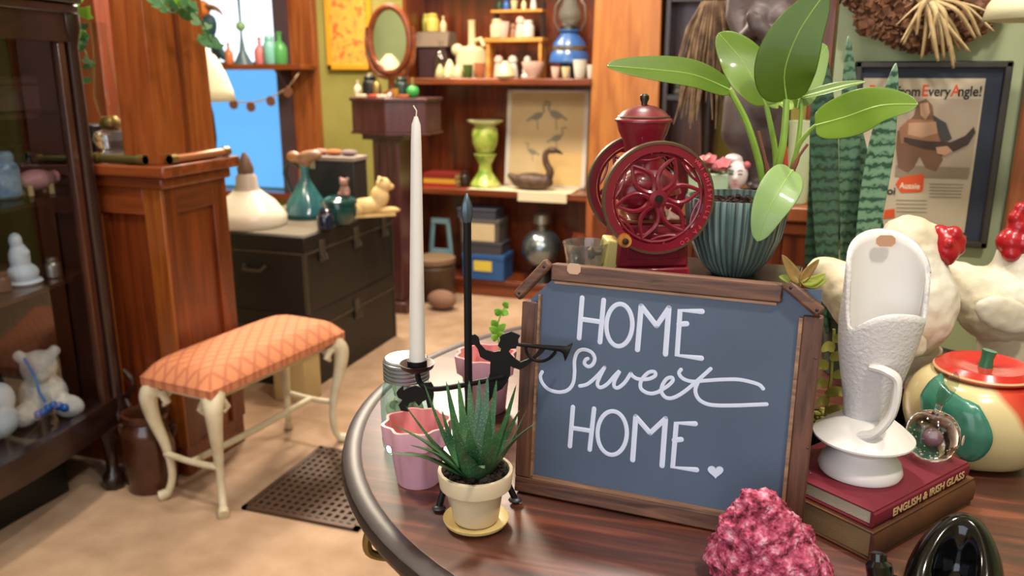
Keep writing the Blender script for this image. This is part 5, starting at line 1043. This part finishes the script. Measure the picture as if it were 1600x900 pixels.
# dark glossy pot between, small plant
o = MB().sph((0, 0, .04), (.036, .034, .04)).sph((-.004, 0, .075), (.028, .026, .018)).sph((.012, -.015, .082), (.014, .012, .012)).build('ceramic_pot', mat('black_gloss', '#050506', .12, coat=.2), loc=(0, 0, 0), remesh=.004, smo=3); q = atd(1390, 650, 1.17); o.location = (q.x, q.y, TZ); o.scale = (.78,)*3; tag(o, 'black glossy ceramic pot between scoop vase and apple jar', 'pot')
spx = atd(1290, 640, 1.075); spx.z = TZ
sp_ = thing('moss_pot', 'small dark green pot of moss behind the chalkboard edge', 'potted plant', spx, YAW)
MB().lathe([(0,0),(.025,0),(.032,.05),(.034,.05),(.034,.06),(.03,.06),(.028,.052),(0,.05)], 24).build('pot', mat('dark_green_pot', '#1d3326', .3), sp_)
r = random.Random(11); mb = MB()
for k in range(90): a = r.uniform(0, 6.28); q = .028*math.sqrt(r.random()); mb.sph((q*math.cos(a), q*math.sin(a), .053+r.uniform(0, .008)), r.uniform(.002, .005), 6, 4)
o = mb.build('moss', mat('yellow_moss', '#6c6a2a', .9, col2='#a89a4a', vs=60), sp_); o['kind'] = 'stuff'
for k in range(9): z = .07+.013*k; x = .004*math.sin(k*2); leafmesh([(x, 0, z), (x+.014*(-1)**k, -.01, z+.008), (x+.024*(-1)**k, -.016, z+.002)], .007, (0, -1, .3)).build('leaf', mat('olive_leaf', '#7d7a34', .6), sp_)
MB().tube([(0, 0, .05), (.003, 0, .12), (0, 0, .19)], .0022, 6).build('stem', mat('olive_leaf', '#7d7a34', .6), sp_)
# dried leaf sprig on the board corner
A = BM @ (onboard(1252, 440, .004))
dl_ = thing('dried_sprig', 'dried brown and green leaf sprig on the board corner', 'sprig', A, YAW); DI = (Matrix.Translation(A) @ Matrix.Rotation(YAW, 4, 'Z')).inverted(); DA = (A-CO).dot(FW)
DB = mat('dry_leaf_brown', '#8a6a34', .7, col2='#6f5a28', vs=60); DG = mat('dry_leaf_green', '#7c8a30', .6, col2='#98a040', vs=60)
for pts, hw, m in (([(1250, 442), (1238, 425), (1222, 398)], 9, DB), ([(1250, 442), (1262, 425), (1280, 405)], 7, DB), ([(1248, 442), (1232, 436), (1217, 432)], 6, DG), ([(1255, 442), (1272, 438), (1290, 428)], 7, DG), ([(1250, 442), (1240, 450), (1226, 444)], 6, DB), ([(1252, 440), (1272, 444), (1293, 436)], 6, DG)):
    leafmesh([DI @ atd(x, y, DA-.004+.004*i) for i, (x, y) in enumerate(pts)], hw*.00078, (.1, -1, .2), .3).build('leaf', m, dl_, solid=.0005)
# ================================================================== BOOKS
k0, k1 = atz(1359, 879, T), atz(1527, 781, T); bdir = (k1-k0); bl_ = bdir.length*.93; brz_ = math.atan2(bdir.y, bdir.x)
bk0 = k0.copy(); bk0.z = TZ
def book(label, z, ln_, wd_, h, cover, pagec, inset=0, title=None):
    t = thing('book', label, 'book', bk0+Vector((0, 0, z)), brz_)   # local x along spine, +y towards the fore edge
    cm = mat(*cover); pm = mat(*pagec, bump=.6, bs=500)
    x0, y0 = inset, inset
    MB().bx((x0, y0, 0), (x0+ln_, y0+wd_, .003)).build('cover', cm, t, bevel=.001); MB().bx((x0, y0, h-.003), (x0+ln_, y0+wd_, h)).build('cover', cm, t, bevel=.001)
    MB().bx((x0+.004, y0+.003, .003), (x0+ln_-.004, y0+wd_-.004, h-.003)).build('pages', pm, t)
    sp = MB().prism([(y0+.003, .0), (y0-.002, h*.2), (y0-.003, h*.5), (y0-.002, h*.8), (y0+.003, h)], x0, x0+ln_, Matrix(((0,0,1,0),(1,0,0,0),(0,1,0,0),(0,0,0,1)))).build('spine', cm, t)
    if title: text(title, sp, (x0+.035, y0-.0034, h*.24), .0135, mat('gilt_lettering', '#c9a878', .5), rot=(PI/2, 0, 0), ext=.0002, bold=.0003, sx=1.12)
    return t
H1, H2 = .036, .0215
book('thick worn brown book at the bottom of the pair', 0, bl_, .15, H1, ('worn_brown_leather', '#45281a', .5, 0, '#5e3820', 14), ('tan_pages', '#8d7450', .8))
book('dark red book ENGLISH & IRISH GLASS under white scoop vase', H1+.0004, bl_*.93, .142, H2, ('maroon_cloth', '#6d1626', .65), ('ivory_pages', '#b9ad94', .8), .006, 'ENGLISH & IRISH GLASS')
BT = TZ+H1+H2+.001
# ================================================================== SCOOP VASE
VD = .925; vc = atd(1342, 740, VD); vc.z = BT; vs_m = mpp(atd(1345, 600, VD))
def vz(y): return atd(1345, y, VD).z-BT
sv = thing('scoop_vase', 'white textured ceramic scoop-shaped vase with flared foot and handle', 'vase', vc, YAW)
WG = mat('white_stippled_glaze', '#d0ccca', .45, bump=.7, bs=230); WGS = mat('white_smooth_glaze', '#e2ded9', .35)
zsau = vz(680); zneck = vz(648); zlow, zhigh = vz(490), vz(366); k_ = vs_m
MB().lathe([(0,0),(62*k_,0),(64*k_,.004),(60*k_,.014),(44*k_,zsau*.55),(40*k_,zsau*.62),(52*k_,zsau*.75),(76*k_,zsau*.98),(76*k_,zsau*1.03),(60*k_,zsau+.012),(34*k_,zneck),(0,zneck)], 40).build('flared_foot', WGS, sv)
lean = 10*k_
rows = []; NA = 48; NZ = 18
prof_ = [(0, 30), (.15, 36), (.35, 46), (.55, 55), (.75, 60), (1, 60)]
def pr_(t):
    for (a, ra), (b, rb) in zip(prof_, prof_[1:]):
        if t <= b: return ra+(rb-ra)*(t-a)/(b-a)
    return prof_[-1][1]
vb = MB()
for j in range(NZ+1):
    row = []
    for i in range(NA+1):
        a = 2*PI*i/NA; si = math.sin(a); rim = (zhigh-56*k_+56*k_*si**.8) if si > 0 else max(zlow-(.022 if math.cos(a) < 0 else .004)*(1-max(0, -si-.3)/.7)+.012*max(0, -si-.3), zhigh-56*k_-(zhigh-56*k_-zlow+.02)*(-si/.45)**.8); z = zneck-.004+(rim-zneck+.004)*j/NZ
        tt = (z-zneck)/(zlow+.03-zneck); rr = pr_(max(0, min(1, tt)))*k_
        row.append((rr*math.cos(a)+lean*min(1, max(0, tt)), rr*.72*math.sin(a), z))
    rows.append(row)
vb.grid(rows); vo = vb.build('scoop_body', WG, sv, solid=.0055, ang=80); vo.data.materials.append(WGS); vo.modifiers['solid'].material_offset = 1
zi = zneck+.02; MB().lathe([(0, zi), (33*k_, zi)], 24, sy=.72).build('inner_floor', WGS, sv)
hp_ = smoothpath([(-14*k_, -34*k_, vz(562)), (0*k_, -54*k_, vz(562)), (13*k_, -62*k_, vz(575)), (10*k_, -64*k_, vz(620)), (-8*k_, -58*k_, vz(652)), (-24*k_, -40*k_, vz(664))], 5)
MB().tube(hp_, [.0075]*len(hp_), 10, flat=.7).build('handle', WGS, sv)
q = Vector((2*k_+lean, 60*.72*k_*.93-.010, vz(382)))
MB().prism([(a*.011, b*.0065) for a, b in ((-1, -.45), (-.6, -1), (.6, -1), (1, -.45), (1, .45), (.6, 1), (-.6, 1), (-1, .45))], 0, .0008, Matrix.Translation(q) @ Matrix.Rotation(PI/2-.15, 4, 'X')).build('price_label', mat('kraft_label_dark', '#b5896c', .7), sv)
# ================================================================== GLASS APPLE
ga = atd(1452, 720, .955); ga.z = BT
gp_ = thing('glass_apple', 'clear bubbled glass apple paperweight with purple core', 'paperweight', ga, YAW); gs = mpp(ga)
CG = mat('paperweight_glass', '#f4f6f0', .0, trans=1.0, ior=1.45); R_ = 41*gs
MB().lathe([(0,0),(R_*.4,0),(R_*.75,R_*.2),(R_,R_*.85),(R_*.92,R_*1.4),(R_*.6,R_*1.8),(R_*.25,R_*1.85),(0,R_*1.75)], 36).build('apple', CG, gp_, sub=1)
MB().sph((0, 0, R_*.9), (R_*.26, R_*.24, R_*.24), 20, 12).build('purple_core', mat('purple_core', '#8a6a78', .3), gp_)
r = random.Random(3); bb = MB()
for k in range(70):
    a = r.uniform(0, 6.28); e = r.uniform(-1.2, 1.0); q = R_*.80; bb.sph((q*math.cos(a)*math.cos(e), q*math.sin(a)*math.cos(e), R_*.92+q*.85*math.sin(e)), r.uniform(.0005, .0011), 6, 4)
o = bb.build('bubbles', mat('bubble_white', '#e6e6e0', .2), gp_); o['kind'] = 'stuff'
MB().tube([(0, 0, R_*1.74), (.002, 0, R_*2.0), (.003, 0, R_*2.2)], [.006, .004, .0045], 10).build('stem', CG, gp_)
leafmesh([(.002, 0, R_*2.15), (.008, 0, R_*2.7), (.016, 0, R_*3.15), (.018, 0, R_*3.5)], .010, (0, -1, .1), .1).build('leaf', glass('leaf_glass', '#dfe6e0', .05), gp_, solid=.003, sub=1)
MB().prism([(.008*math.cos(2*PI*i/16), .006*math.sin(2*PI*i/16)) for i in range(16)], 0, .0006, Matrix.Translation((R_*.80, -R_*.62, R_*1.02)) @ Matrix.Rotation(.9, 4, 'Z') @ Matrix.Rotation(PI/2, 4, 'X')).build('price_sticker', mat('cream_sticker', '#d8b89a', .7), gp_)
# ================================================================== APPLE COOKIE JAR
AD = 1.085; ac = atd(1520, 700, AD); ac.z = TZ; as_ = mpp(ac+Vector((0, 0, .08))); AR = 109*as_; ah = atd(1530, 582, AD).z-TZ
aj = thing('cookie_jar', 'cream and red apple-shaped cookie jar with green leaf', 'cookie jar', ac, YAW)
def applem():
    m, nt, b = _base('apple_glaze'); tc = nt.nodes.new('ShaderNodeTexCoord'); sx = nt.nodes.new('ShaderNodeSeparateXYZ'); nt.links.new(tc.outputs['Object'], sx.inputs[0])
    n = nt.nodes.new('ShaderNodeTexNoise'); n.inputs['Scale'].default_value = 9; nt.links.new(tc.outputs['Object'], n.inputs[0])
    def mth(op, a, c):
        q = nt.nodes.new('ShaderNodeMath'); q.operation = op
        for k, v_ in enumerate((a, c)):
            if isinstance(v_, (int, float)): q.inputs[k].default_value = v_
            else: nt.links.new(v_, q.inputs[k])
        return q.outputs[0]
    v_ = mth('ADD', mth('MULTIPLY', sx.outputs['X'], 6.5), mth('MULTIPLY', sx.outputs['Z'], 5.0)); v_ = mth('ADD', v_, mth('MULTIPLY', n.outputs[0], .25))
    nt.links.new(_ramp(nt, v_, [(0.0, '#cbb984'), (.54, '#d4c290'), (.62, '#c2492f'), (.78, '#ad2a20')]), b.inputs['Base Color']); b.inputs['Roughness'].default_value = .22; b.inputs['Coat Weight'].default_value = .3; return m
lob = lambda a, t, z: 1+.022*math.sin(5*a+.6)*(1 if .1 < t < .8 else .3)
MB().lathe([(0,.008),(AR*.45,.004),(AR*.62,.0),(AR*.75,.012),(AR*.93,ah*.3),(AR,ah*.55),(AR*.95,ah*.78),(AR*.78,ah*.95),(AR*.66,ah),(0,ah)], 60, rf=lob).build('body', applem(), aj, sub=1)
LRED = mat('lid_red', '#b52a22', .2, coat=.4, col2='#c23a2c', vs=8)
ld = MB().lathe([(0,ah+.001),(AR*.64,ah+.001),(AR*.66,ah+.006),(AR*.55,ah+.014),(AR*.3,ah+.013),(AR*.12,ah+.009),(0,ah+.009)], 40).build('lid', LRED, aj); MB().tube([(0, 0, ah+.006), (.001, 0, ah+.02), (.003, 0, ah+.032)], [.010, .008, .0095], 12).build('stem_knob', mat('stem_green_glaze', '#2f6e50', .25), ld)
MB().lathe([(AR*.655,ah+.0035),(AR*.668,ah+.0055),(AR*.645,ah+.0075)], 40).build('lid_edge', mat('lid_edge_tan', '#cf9a70', .3), ld)
q = (0.6*AR, -.16*AR, ah+.0125); MB().prism([(q[0]+.010*math.cos(2*PI*i/14), q[1]+.006*math.sin(2*PI*i/14)) for i in range(14)], q[2]-.0022, q[2]+.0004).build('price_sticker', KS, ld)
LGZ = mat('leaf_glaze', '#2e6b58', .25, coat=.3, col2='#44836c', vs=14)
APF = [(0, .75), (.012/ah, .75), (.3, .93), (.55, 1), (.78, .95), (.95, .78), (1, .66)]
def arad(z):
    t = max(0, min(1, z/ah))
    for (a, ra), (b, rb) in zip(APF, APF[1:]):
        if t <= b: return AR*(ra+(rb-ra)*(t-a)/max(1e-6, b-a))
    return AR*.66
lrows = []   # leaf relief wrapped on the front left of the jar
for i in range(15):
    t = i/14; row = []
    for k in range(-6, 7):
        w_ = math.sin(PI*(.26+.74*t))**.55; a = math.radians(-146)+(k/6)*w_*.52+t*.30; z = ah*(.93-.66*t)-.0016*k
        rr = arad(z)*lob(a, .5, z)+.001+.003*(1-(k/6)**2)+.0012*math.cos(k*2.1)
        row.append((rr*math.cos(a), rr*math.sin(a), z))
    lrows.append(row)
MB().grid(lrows).build('leaf_relief', LGZ, aj, solid=.006, ang=80)
# ================================================================== BLACK PLANTER
bc_ = atz(1484, 945, T); bc_.z = TZ
bp_ = thing('black_planter', 'black glossy sculpted planter with open curved back, lower right', 'planter', bc_, YAW+math.radians(56)); BGL = mat('black_gloss', '#050506', .12, coat=.2)
def bh(a): return .34+.66*((1+math.cos(a))/2)**1.2
MB().lathe([(0,0),(.040,0),(.050,.006),(.058,.03),(.057,.06),(.049,.087),(.038,.099),(.029,.100),(.023,.092),(.021,.06),(.02,.02),(0,.016)], 48, sx=1.45, sy=.80, zf=lambda a, k, z: z*.80*bh(a)).build('body', BGL, bp_, sub=1)
MB().tube(smoothpath([(-.050, .045, .02), (-.052, .058, .032), (-.050, .064, .050), (-.046, .066, .062)], 4), [.017]*5+[.013]*4+[.008]*3+[.004], 10).build('pointed_ear', BGL, bp_)
MB().lathe([(0,0),(.012,0),(.010,.02),(0,.022)], 12, c=(.03, -.062, 0)).build('pale_foot', mat('pale_foot', '#b9a98c', .5), bp_)
# ================================================================== CORAL ROCK
cc_ = atz(1200, 908, T); cc_.z = TZ
cb2 = MB().sph((0, 0, 0), 1, 110, 90); vv = []
def crp(t):
    K = [(0, .88), (.06, .97), (.2, 1), (.45, .80), (.7, .55), (.88, .34), (.97, .2), (1, 0)]
    for (a, ra), (b, rb) in zip(K, K[1:]):
        if t <= b: return ra+(rb-ra)*(t-a)/(b-a)
    return 0
for x, y, z in cb2.v:
    n = Vector((x, y, z)); t = (z+1)/2
    h_ = math.hypot(x, y) or 1e-6; R__ = crp(t); X, Y_, Zz = x/h_*.066*R__, y/h_*.045*R__, t*.110
    X += -.026*t**1.2+.004; q = Vector((X, Y_, Zz))
    d_ = noise.fractal(q*38, 1, 2, 3)*.008+noise.noise(q*110)*.0038+noise.noise(q*330)*.0025
    q += n*d_; q.z = max(0, q.z); vv.append(tuple(q))
cb2.v = vv
def coralm():
    m, nt, b = _base('coral_pink'); cc = _coord(nt, (1, 1, 1)); v_ = nt.nodes.new('ShaderNodeTexVoronoi'); v_.inputs['Scale'].default_value = 260; n = nt.nodes.new('ShaderNodeTexNoise'); n.inputs['Scale'].default_value = 110; n.inputs['Detail'].default_value = 6
    nt.links.new(cc, v_.inputs[0]); nt.links.new(cc, n.inputs[0]); nt.links.new(_ramp(nt, n.outputs[0], [(.34, '#4a1420'), (.44, '#a03450'), (.56, '#c65f7c'), (.68, '#dfa0b2')]), b.inputs['Base Color']); b.inputs['Roughness'].default_value = .9; _bump(nt, b, v_.outputs['Distance'], .9, .003); return m
co_ = cb2.build('coral_rock', coralm(), loc=cc_, ang=180); co_.rotation_euler = (0, 0, YAW); tag(co_, 'rough pink-red coral rock before the chalkboard corner', 'rock')
# ================================================================== POTTED GASTERIA
gc = atz(744, 826, T); gc = atd(744, 820, (gc-CO).dot(FW)+.012); gc.z = TZ; gs_ = mpp(gc+Vector((0, 0, .05)))
gt = thing('potted_gasteria', 'spiky dark green succulent in cream clay pot on saucer', 'potted plant', gc, YAW); GI = (Matrix.Translation(gc) @ Matrix.Rotation(YAW, 4, 'Z')).inverted()
CP = mat('cream_clay', '#d3c3a4', .35, col2='#ccb896', vs=10, coat=.15); GD = (gc-CO).dot(FW)
MB().lathe([(0,.001),(34*gs_,0),(50*gs_,.005),(52*gs_,.009),(50*gs_,.0095),(34*gs_,.0055),(0,.005)], 40).build('saucer', mat('yellow_saucer', '#cdb272', .35), gt)
ph = atd(744, 732, GD).z-TZ; p0 = .0062
MB().lathe([(0,p0),(33*gs_,p0),(36*gs_,p0+.003),(41*gs_,ph*.5),(44*gs_,ph*.62),(56*gs_,ph*.72),(59*gs_,ph*.97),(58*gs_,ph),(53*gs_,ph),(51*gs_,ph*.85),(0,ph*.85)], 48).build('pot', CP, gt)
mb = MB().lathe([(0,ph*.93),(30*gs_,ph*.92),(51*gs_,ph*.88)], 32); r = random.Random(8)
for k in range(200): a = r.uniform(0, 6.28); q = 50*gs_*math.sqrt(r.random()); mb.box((q*math.cos(a), q*math.sin(a), ph*.92+r.uniform(0, .004)), (r.uniform(.002, .005),)*3, rz=r.random()*3, rx=r.random()*3)
o = mb.build('soil', mat('potting_soil', '#2c211a', .95), gt, smooth=False); o['kind'] = 'stuff'
def gastm():
    m, nt, b = _base('gasteria_green'); cc = _coord(nt, (1, 1, 1)); v_ = nt.nodes.new('ShaderNodeTexVoronoi'); v_.inputs['Scale'].default_value = 420; nt.links.new(cc, v_.inputs[0])
    n = nt.nodes.new('ShaderNodeTexNoise'); n.inputs['Scale'].default_value = 25; nt.links.new(cc, n.inputs[0])
    a = _ramp(nt, n.outputs[0], [(.3, '#22452c'), (.7, '#3d6a3c')]); x = nt.nodes.new('ShaderNodeMix'); x.data_type = 'RGBA'; nt.links.new(_ramp(nt, v_.outputs['Distance'], [(.12, (1, 1, 1, 1)), (.3, (0, 0, 0, 1))]), x.inputs[0]); nt.links.new(a, x.inputs[6]); x.inputs[7].default_value = lin('#7d9a80')
    nt.links.new(x.outputs[2], b.inputs['Base Color']); b.inputs['Roughness'].default_value = .45; return m
GMT = gastm(); cx0, cy0 = 744, 727
tips = [(611,662,-.03,11),(604,708,-.05,11),(633,633,-.0,12),(662,598,.01,13),(697,595,.04,12),(716,593,.05,12),(733,594,.06,12),(749,591,.06,12),(762,587,.05,13),(776,593,.04,12),(807,600,.03,13),(823,640,.0,12),(838,660,-.01,11),(832,664,-.03,12),(733,671,-.04,14),(756,732,-.075,10),(722,706,-.06,13),(640,695,-.04,12),(812,640,.05,10),(690,640,.02,13),(795,650,.02,13),(765,640,-.02,13),(708,650,-.03,13),(778,690,-.06,12)]
for i, (tx, ty, dd, hw) in enumerate(tips):
    e = GI @ atd(tx, ty, GD+dd); dirx = (e.x, e.y); L = math.hypot(*dirx) or .01
    b0 = Vector((e.x/L*.012, e.y/L*.012, ph*.90)); up = .35 if ty < 640 else .5
    mid = b0.lerp(e, .45)+Vector((0, 0, .012 if ty > 640 else -.002))+Vector((e.x/L, e.y/L, 0))*(.004)
    P = smoothpath([b0, mid, e], 6); n = len(P); rows = []
    for k, q in enumerate(P):
        t = k/(n-1); d_ = (P[min(k+1, n-1)]-P[max(k-1, 0)]).normalized(); outw = Vector((e.x, e.y, .0001)).normalized(); inn = (Vector((0, 0, 1))*.9-outw*.6); sd_ = d_.cross(inn).normalized(); nn = sd_.cross(d_)
        w_ = hw*1.28*gs_*(1-t)**.75*(.85+.3*math.sin(PI*min(1, t*1.6))); th = w_*.42
        rows.append([q+sd_*w_, q+nn*(th*.25), q-sd_*w_, q-nn*th, q+sd_*w_])
    MB().grid(rows).build('leaf', GMT, gt, ang=50)
# ================================================================== PINK POTS
PKO = mat('lavender_pink_glaze', '#cf9cab', .35); PKI = mat('pink_inside_glaze', '#d98c8c', .4)
def pinkpot(label, px, pyb, wpx, hpx, dd=.0):
    c = atz(px, pyb, T); D = (c-CO).dot(FW)+.02+dd; c = atd(px, pyb, D); c.z = TZ; s_ = mpp(c); h = hpx*s_; w_ = wpx*s_/2
    t = thing('scalloped_pot', label, 'pot', c, YAW+.3); sc = lambda a, tt, z: 1+(.07*math.cos(8*a) if z > h*.58 else 0)
    MB().lathe([(0,0),(w_*.62,0),(w_*.66,.003),(w_*.76,h*.62),(w_*.78,h*.64),(w_*.94,h*.70),(w_,h*.97),(w_*.99,h)], 72, rf=sc).build('outer_wall', PKO, t)
    MB().lathe([(w_*.99,h),(w_*.90,h),(w_*.84,h*.72),(w_*.7,h*.60),(w_*.55,h*.1),(0,h*.08)], 72, rf=sc).build('inner_wall', PKI, t); return t, c, h
pinkpot('pink scalloped pot in front of the mason jar', 655, 762, 104, 100)
t, c, h = pinkpot('pink scalloped pot with green sprig behind the candelabra', 760, 655, 92, 92, .02)
I = (Matrix.Translation(c) @ Matrix.Rotation(YAW+.3, 4, 'Z')).inverted(); Dp = (c-CO).dot(FW)
gsp = thing('green_sprig', 'thin leafy green sprig standing in the rear pink pot', 'plant', c+Vector((0, 0, h*.10)), YAW); I = (Matrix.Translation(c+Vector((0, 0, h*.10))) @ Matrix.Rotation(YAW, 4, 'Z')).inverted()
P = smoothpath([I @ atd(x, y, Dp) for x, y in ((765, 640), (778, 580), (780, 540), (776, 515), (783, 490), (790, 478))], 4); P[0].z = .004; MB().tube(P, .0014, 6).build('stem', LL, gsp)
for (x, y, x2, y2) in ((777, 520, 764, 512), (777, 520, 790, 506), (776, 512, 768, 500), (779, 526, 788, 522), (777, 530, 767, 527), (782, 492, 772, 484), (784, 488, 794, 492), (788, 480, 795, 474)):
    a, b_ = I @ atd(x, y, Dp), I @ atd(x2, y2, Dp-.008); leafmesh([a, a.lerp(b_, .5)+Vector((0, -.002, .002)), b_], .006, (0, -1, .3), .15).build('leaf', LL, gsp, solid=.0005)
# ================================================================== MASON JAR
jc = atz(641, 716, T); jD = (jc-CO).dot(FW)+.036; jc = atd(639, 700, jD); jc.z = TZ; js = mpp(jc); jr = 41*js
mj = thing('mason_jar', 'aqua glass mason jar with ridged zinc lid and dried filling', 'jar', jc, YAW)
jh = atd(639, 592, jD).z-TZ; jl = atd(639, 558, jD).z-TZ
MB().lathe([(0,0),(jr*.85,0),(jr*.97,.006),(jr,.016),(jr,jh*.72),(jr*.92,jh*.88),(jr*.78,jh)], 40).build('glass_body', glass('aqua_jar_glass', '#d6ecea', .02), mj)
lidp = [(0,jh+.001),(jr*.80,jh+.001)]; nr = 5
for k in range(nr): z = jh+.002+(jl-jh-.004)*k/nr; lidp += [(jr*.86, z), (jr*.86, z+(jl-jh)*.09), (jr*.81, z+(jl-jh)*.13)]
lidp += [(jr*.82, jl-.002), (jr*.76, jl), (0, jl)]
MB().lathe(lidp, 40).build('zinc_lid', mat('zinc', '#9aa0a6', .35, metal=.85), mj)
r = random.Random(2)
for k in range(26):
    a = r.uniform(0, 6.28); q = jr*.72*math.sqrt(r.random()); z = .012+jh*.72*r.random(); o = MB().sph((0, 0, 0), (.014, .010, .008), 10, 6).build('dried_petal', C_('straw_petal', '#c9c49a', .8) if k % 3 else C_('sage_petal', '#9aa07a', .8), mj); o.location = (q*math.cos(a)*.8, q*math.sin(a)*.8, z); o.rotation_euler = (r.uniform(0, 3), r.uniform(0, 3), r.uniform(0, 3))
# ================================================================== CANDELABRA
IR = mat('wrought_iron', '#141214', .55, metal=.5); CD = .972
kc = atd(733, 700, CD); kc.z = TZ
kd = thing('candle_holder', 'black wrought-iron candle holder with trumpeter silhouette and spear post', 'candle holder', kc, YAW); KI = (Matrix.Translation(kc) @ Matrix.Rotation(YAW, 4, 'Z')).inverted()
def kp(px, py, D=None): return KI @ atd(px, py, D if D else CD-.00018*(px-733))
ztop = kp(730, 345).z
MB().tube([(0, 0, .055), kp(732, 600), kp(730, 345)], .0048, 8).build('post', IR, kd)
t0 = kp(730, 350); MB().lathe([(.0042,0),(.0075,.012),(.0065,.022),(.0015,.036),(0,.037)], 8, c=t0).build('spear_tip', mat('steel_tip', '#5b6a78', .4, metal=.8), kd)
for e in (atz(686, 799, T), atz(805, 786, T), atd(750, 640, 1.09)):
    e = KI @ e; e.z = .0; mid = Vector((e.x*.55, e.y*.55, .055)); P = smoothpath([(0, 0, .062), mid, Vector((e.x*.88, e.y*.88, .02)), Vector((e.x, e.y, .004))], 5); l = MB().tube(P, .0042, 8).build('leg', IR, kd); MB().sph((e.x, e.y, .0042), (.009, .007, .004), 12, 6).build('foot_pad', mat('foot_pewter', '#4a4a4c', .4, metal=.7), l)
cup = kp(652, 574)
MB().tube(smoothpath([kp(790, 588), kp(732, 600), kp(690, 607), kp(668, 606), kp(655, 596), cup+Vector((0, 0, -.004))], 5), .0035, 8).build('arm', IR, kd)
MB().lathe([(0,-.006),(.010,-.006),(.020,.0),(.0225,.006),(.021,.006),(.012,.0005),(0,-.001)], 28, c=cup).build('drip_pan', mat('dark_bronze_pan', '#3a2a28', .4, metal=.7), kd)
MB().lathe([(.0108,.0),(.0125,.0),(.0125,.010),(.0108,.010),(.0108,.0)], 20, c=cup).build('candle_cup', IR, kd)
def cr8(pts): return [(590+x/4.09, 480+y/4.09) for x, y in pts]
def cutout(nm, pts, th=.0026, D=None):
    P = [kp(x, y, D) for x, y in cr8(pts)]; n = len(P); o = Vector((0, th/2, 0))
    b = MB().add([p-o for p in P]+[p+o for p in P], [tuple(range(n)), tuple(reversed(range(n, 2*n)))]+[(i, (i+1) % n, n+(i+1) % n, n+i) for i in range(n)])
    return b.build(nm, IR, kd, smooth=False)
cutout('trumpeter_silhouette', [(578,195),(590,178),(620,172),(645,190),(655,235),(690,272),(740,285),(785,278),(788,262),(768,245),(782,215),(780,190),(800,172),(850,155),(878,165),(912,180),(898,205),(900,225),(890,245),(885,262),(850,265),(838,282),(850,300),(880,330),(912,350),(960,332),(1010,300),(1040,262),(1070,250),(1078,262),(1050,295),(1000,335),(935,385),(905,398),(862,382),(850,375),(848,430),(825,480),(795,520),(750,545),(715,600),(690,610),(688,590),(700,480),(718,420),(720,345),(690,335),(655,315),(640,265),(620,240),(590,242),(578,220)])
cutout('animal_silhouette', [(120,545),(135,525),(165,500),(165,532),(200,510),(240,500),(285,515),(300,480),(340,478),(355,500),(360,560),(345,640),(320,640),(310,590),(290,600),(265,630),(240,600),(205,610),(190,640),(200,665),(150,660),(135,625),(160,590),(130,575)])
MB().tube([kp(*q) for q in cr8([(890,238),(1060,255),(1190,268)])], [.0022, .0028, .0038], 8).build('trumpet', IR, kd)
a, b_ = kp(*cr8([(1175, 266)])[0]), kp(*cr8([(1208, 280)])[0]); dq = (b_-a).normalized()
MB().lathe([(.0038,0),(.005,.004),(.0115,.009),(.012,.010),(.003,.006)], 20, m=Matrix.Translation(a) @ dq.to_track_quat('Z', 'Y').to_matrix().to_4x4()).build('trumpet_bell', IR, kd)
MB().tube(smoothpath([kp(*q) for q in cr8([(945,245),(955,295),(1000,335),(1050,345),(1100,325),(1138,285)])], 5), .0022, 6).build('trumpet_loop', IR, kd)
ctop = kp(650, 182); cpos = KI.inverted() @ (cup+Vector((0, 0, .0008))); chh = (ctop-cup).length
ca = thing('taper_candle', 'tall white taper candle in the iron holder', 'candle', cpos)
lnv = (KI.inverted() @ ctop)-cpos
MB().tube([lnv*t for t in (0, .02, .9, .97, 1)], [.0102, .0104, .0062, .0052, .002], 20).build('wax', mat('candle_wax', '#dfdad4', .4, sss=.25), ca); MB().tube([lnv*.995, lnv*.995+Vector((.001, 0, .008)), lnv*.995+Vector((-.003, 0, .014))], .0008, 6).build('wick', mat('wick', '#d8cbb0', .8), ca)
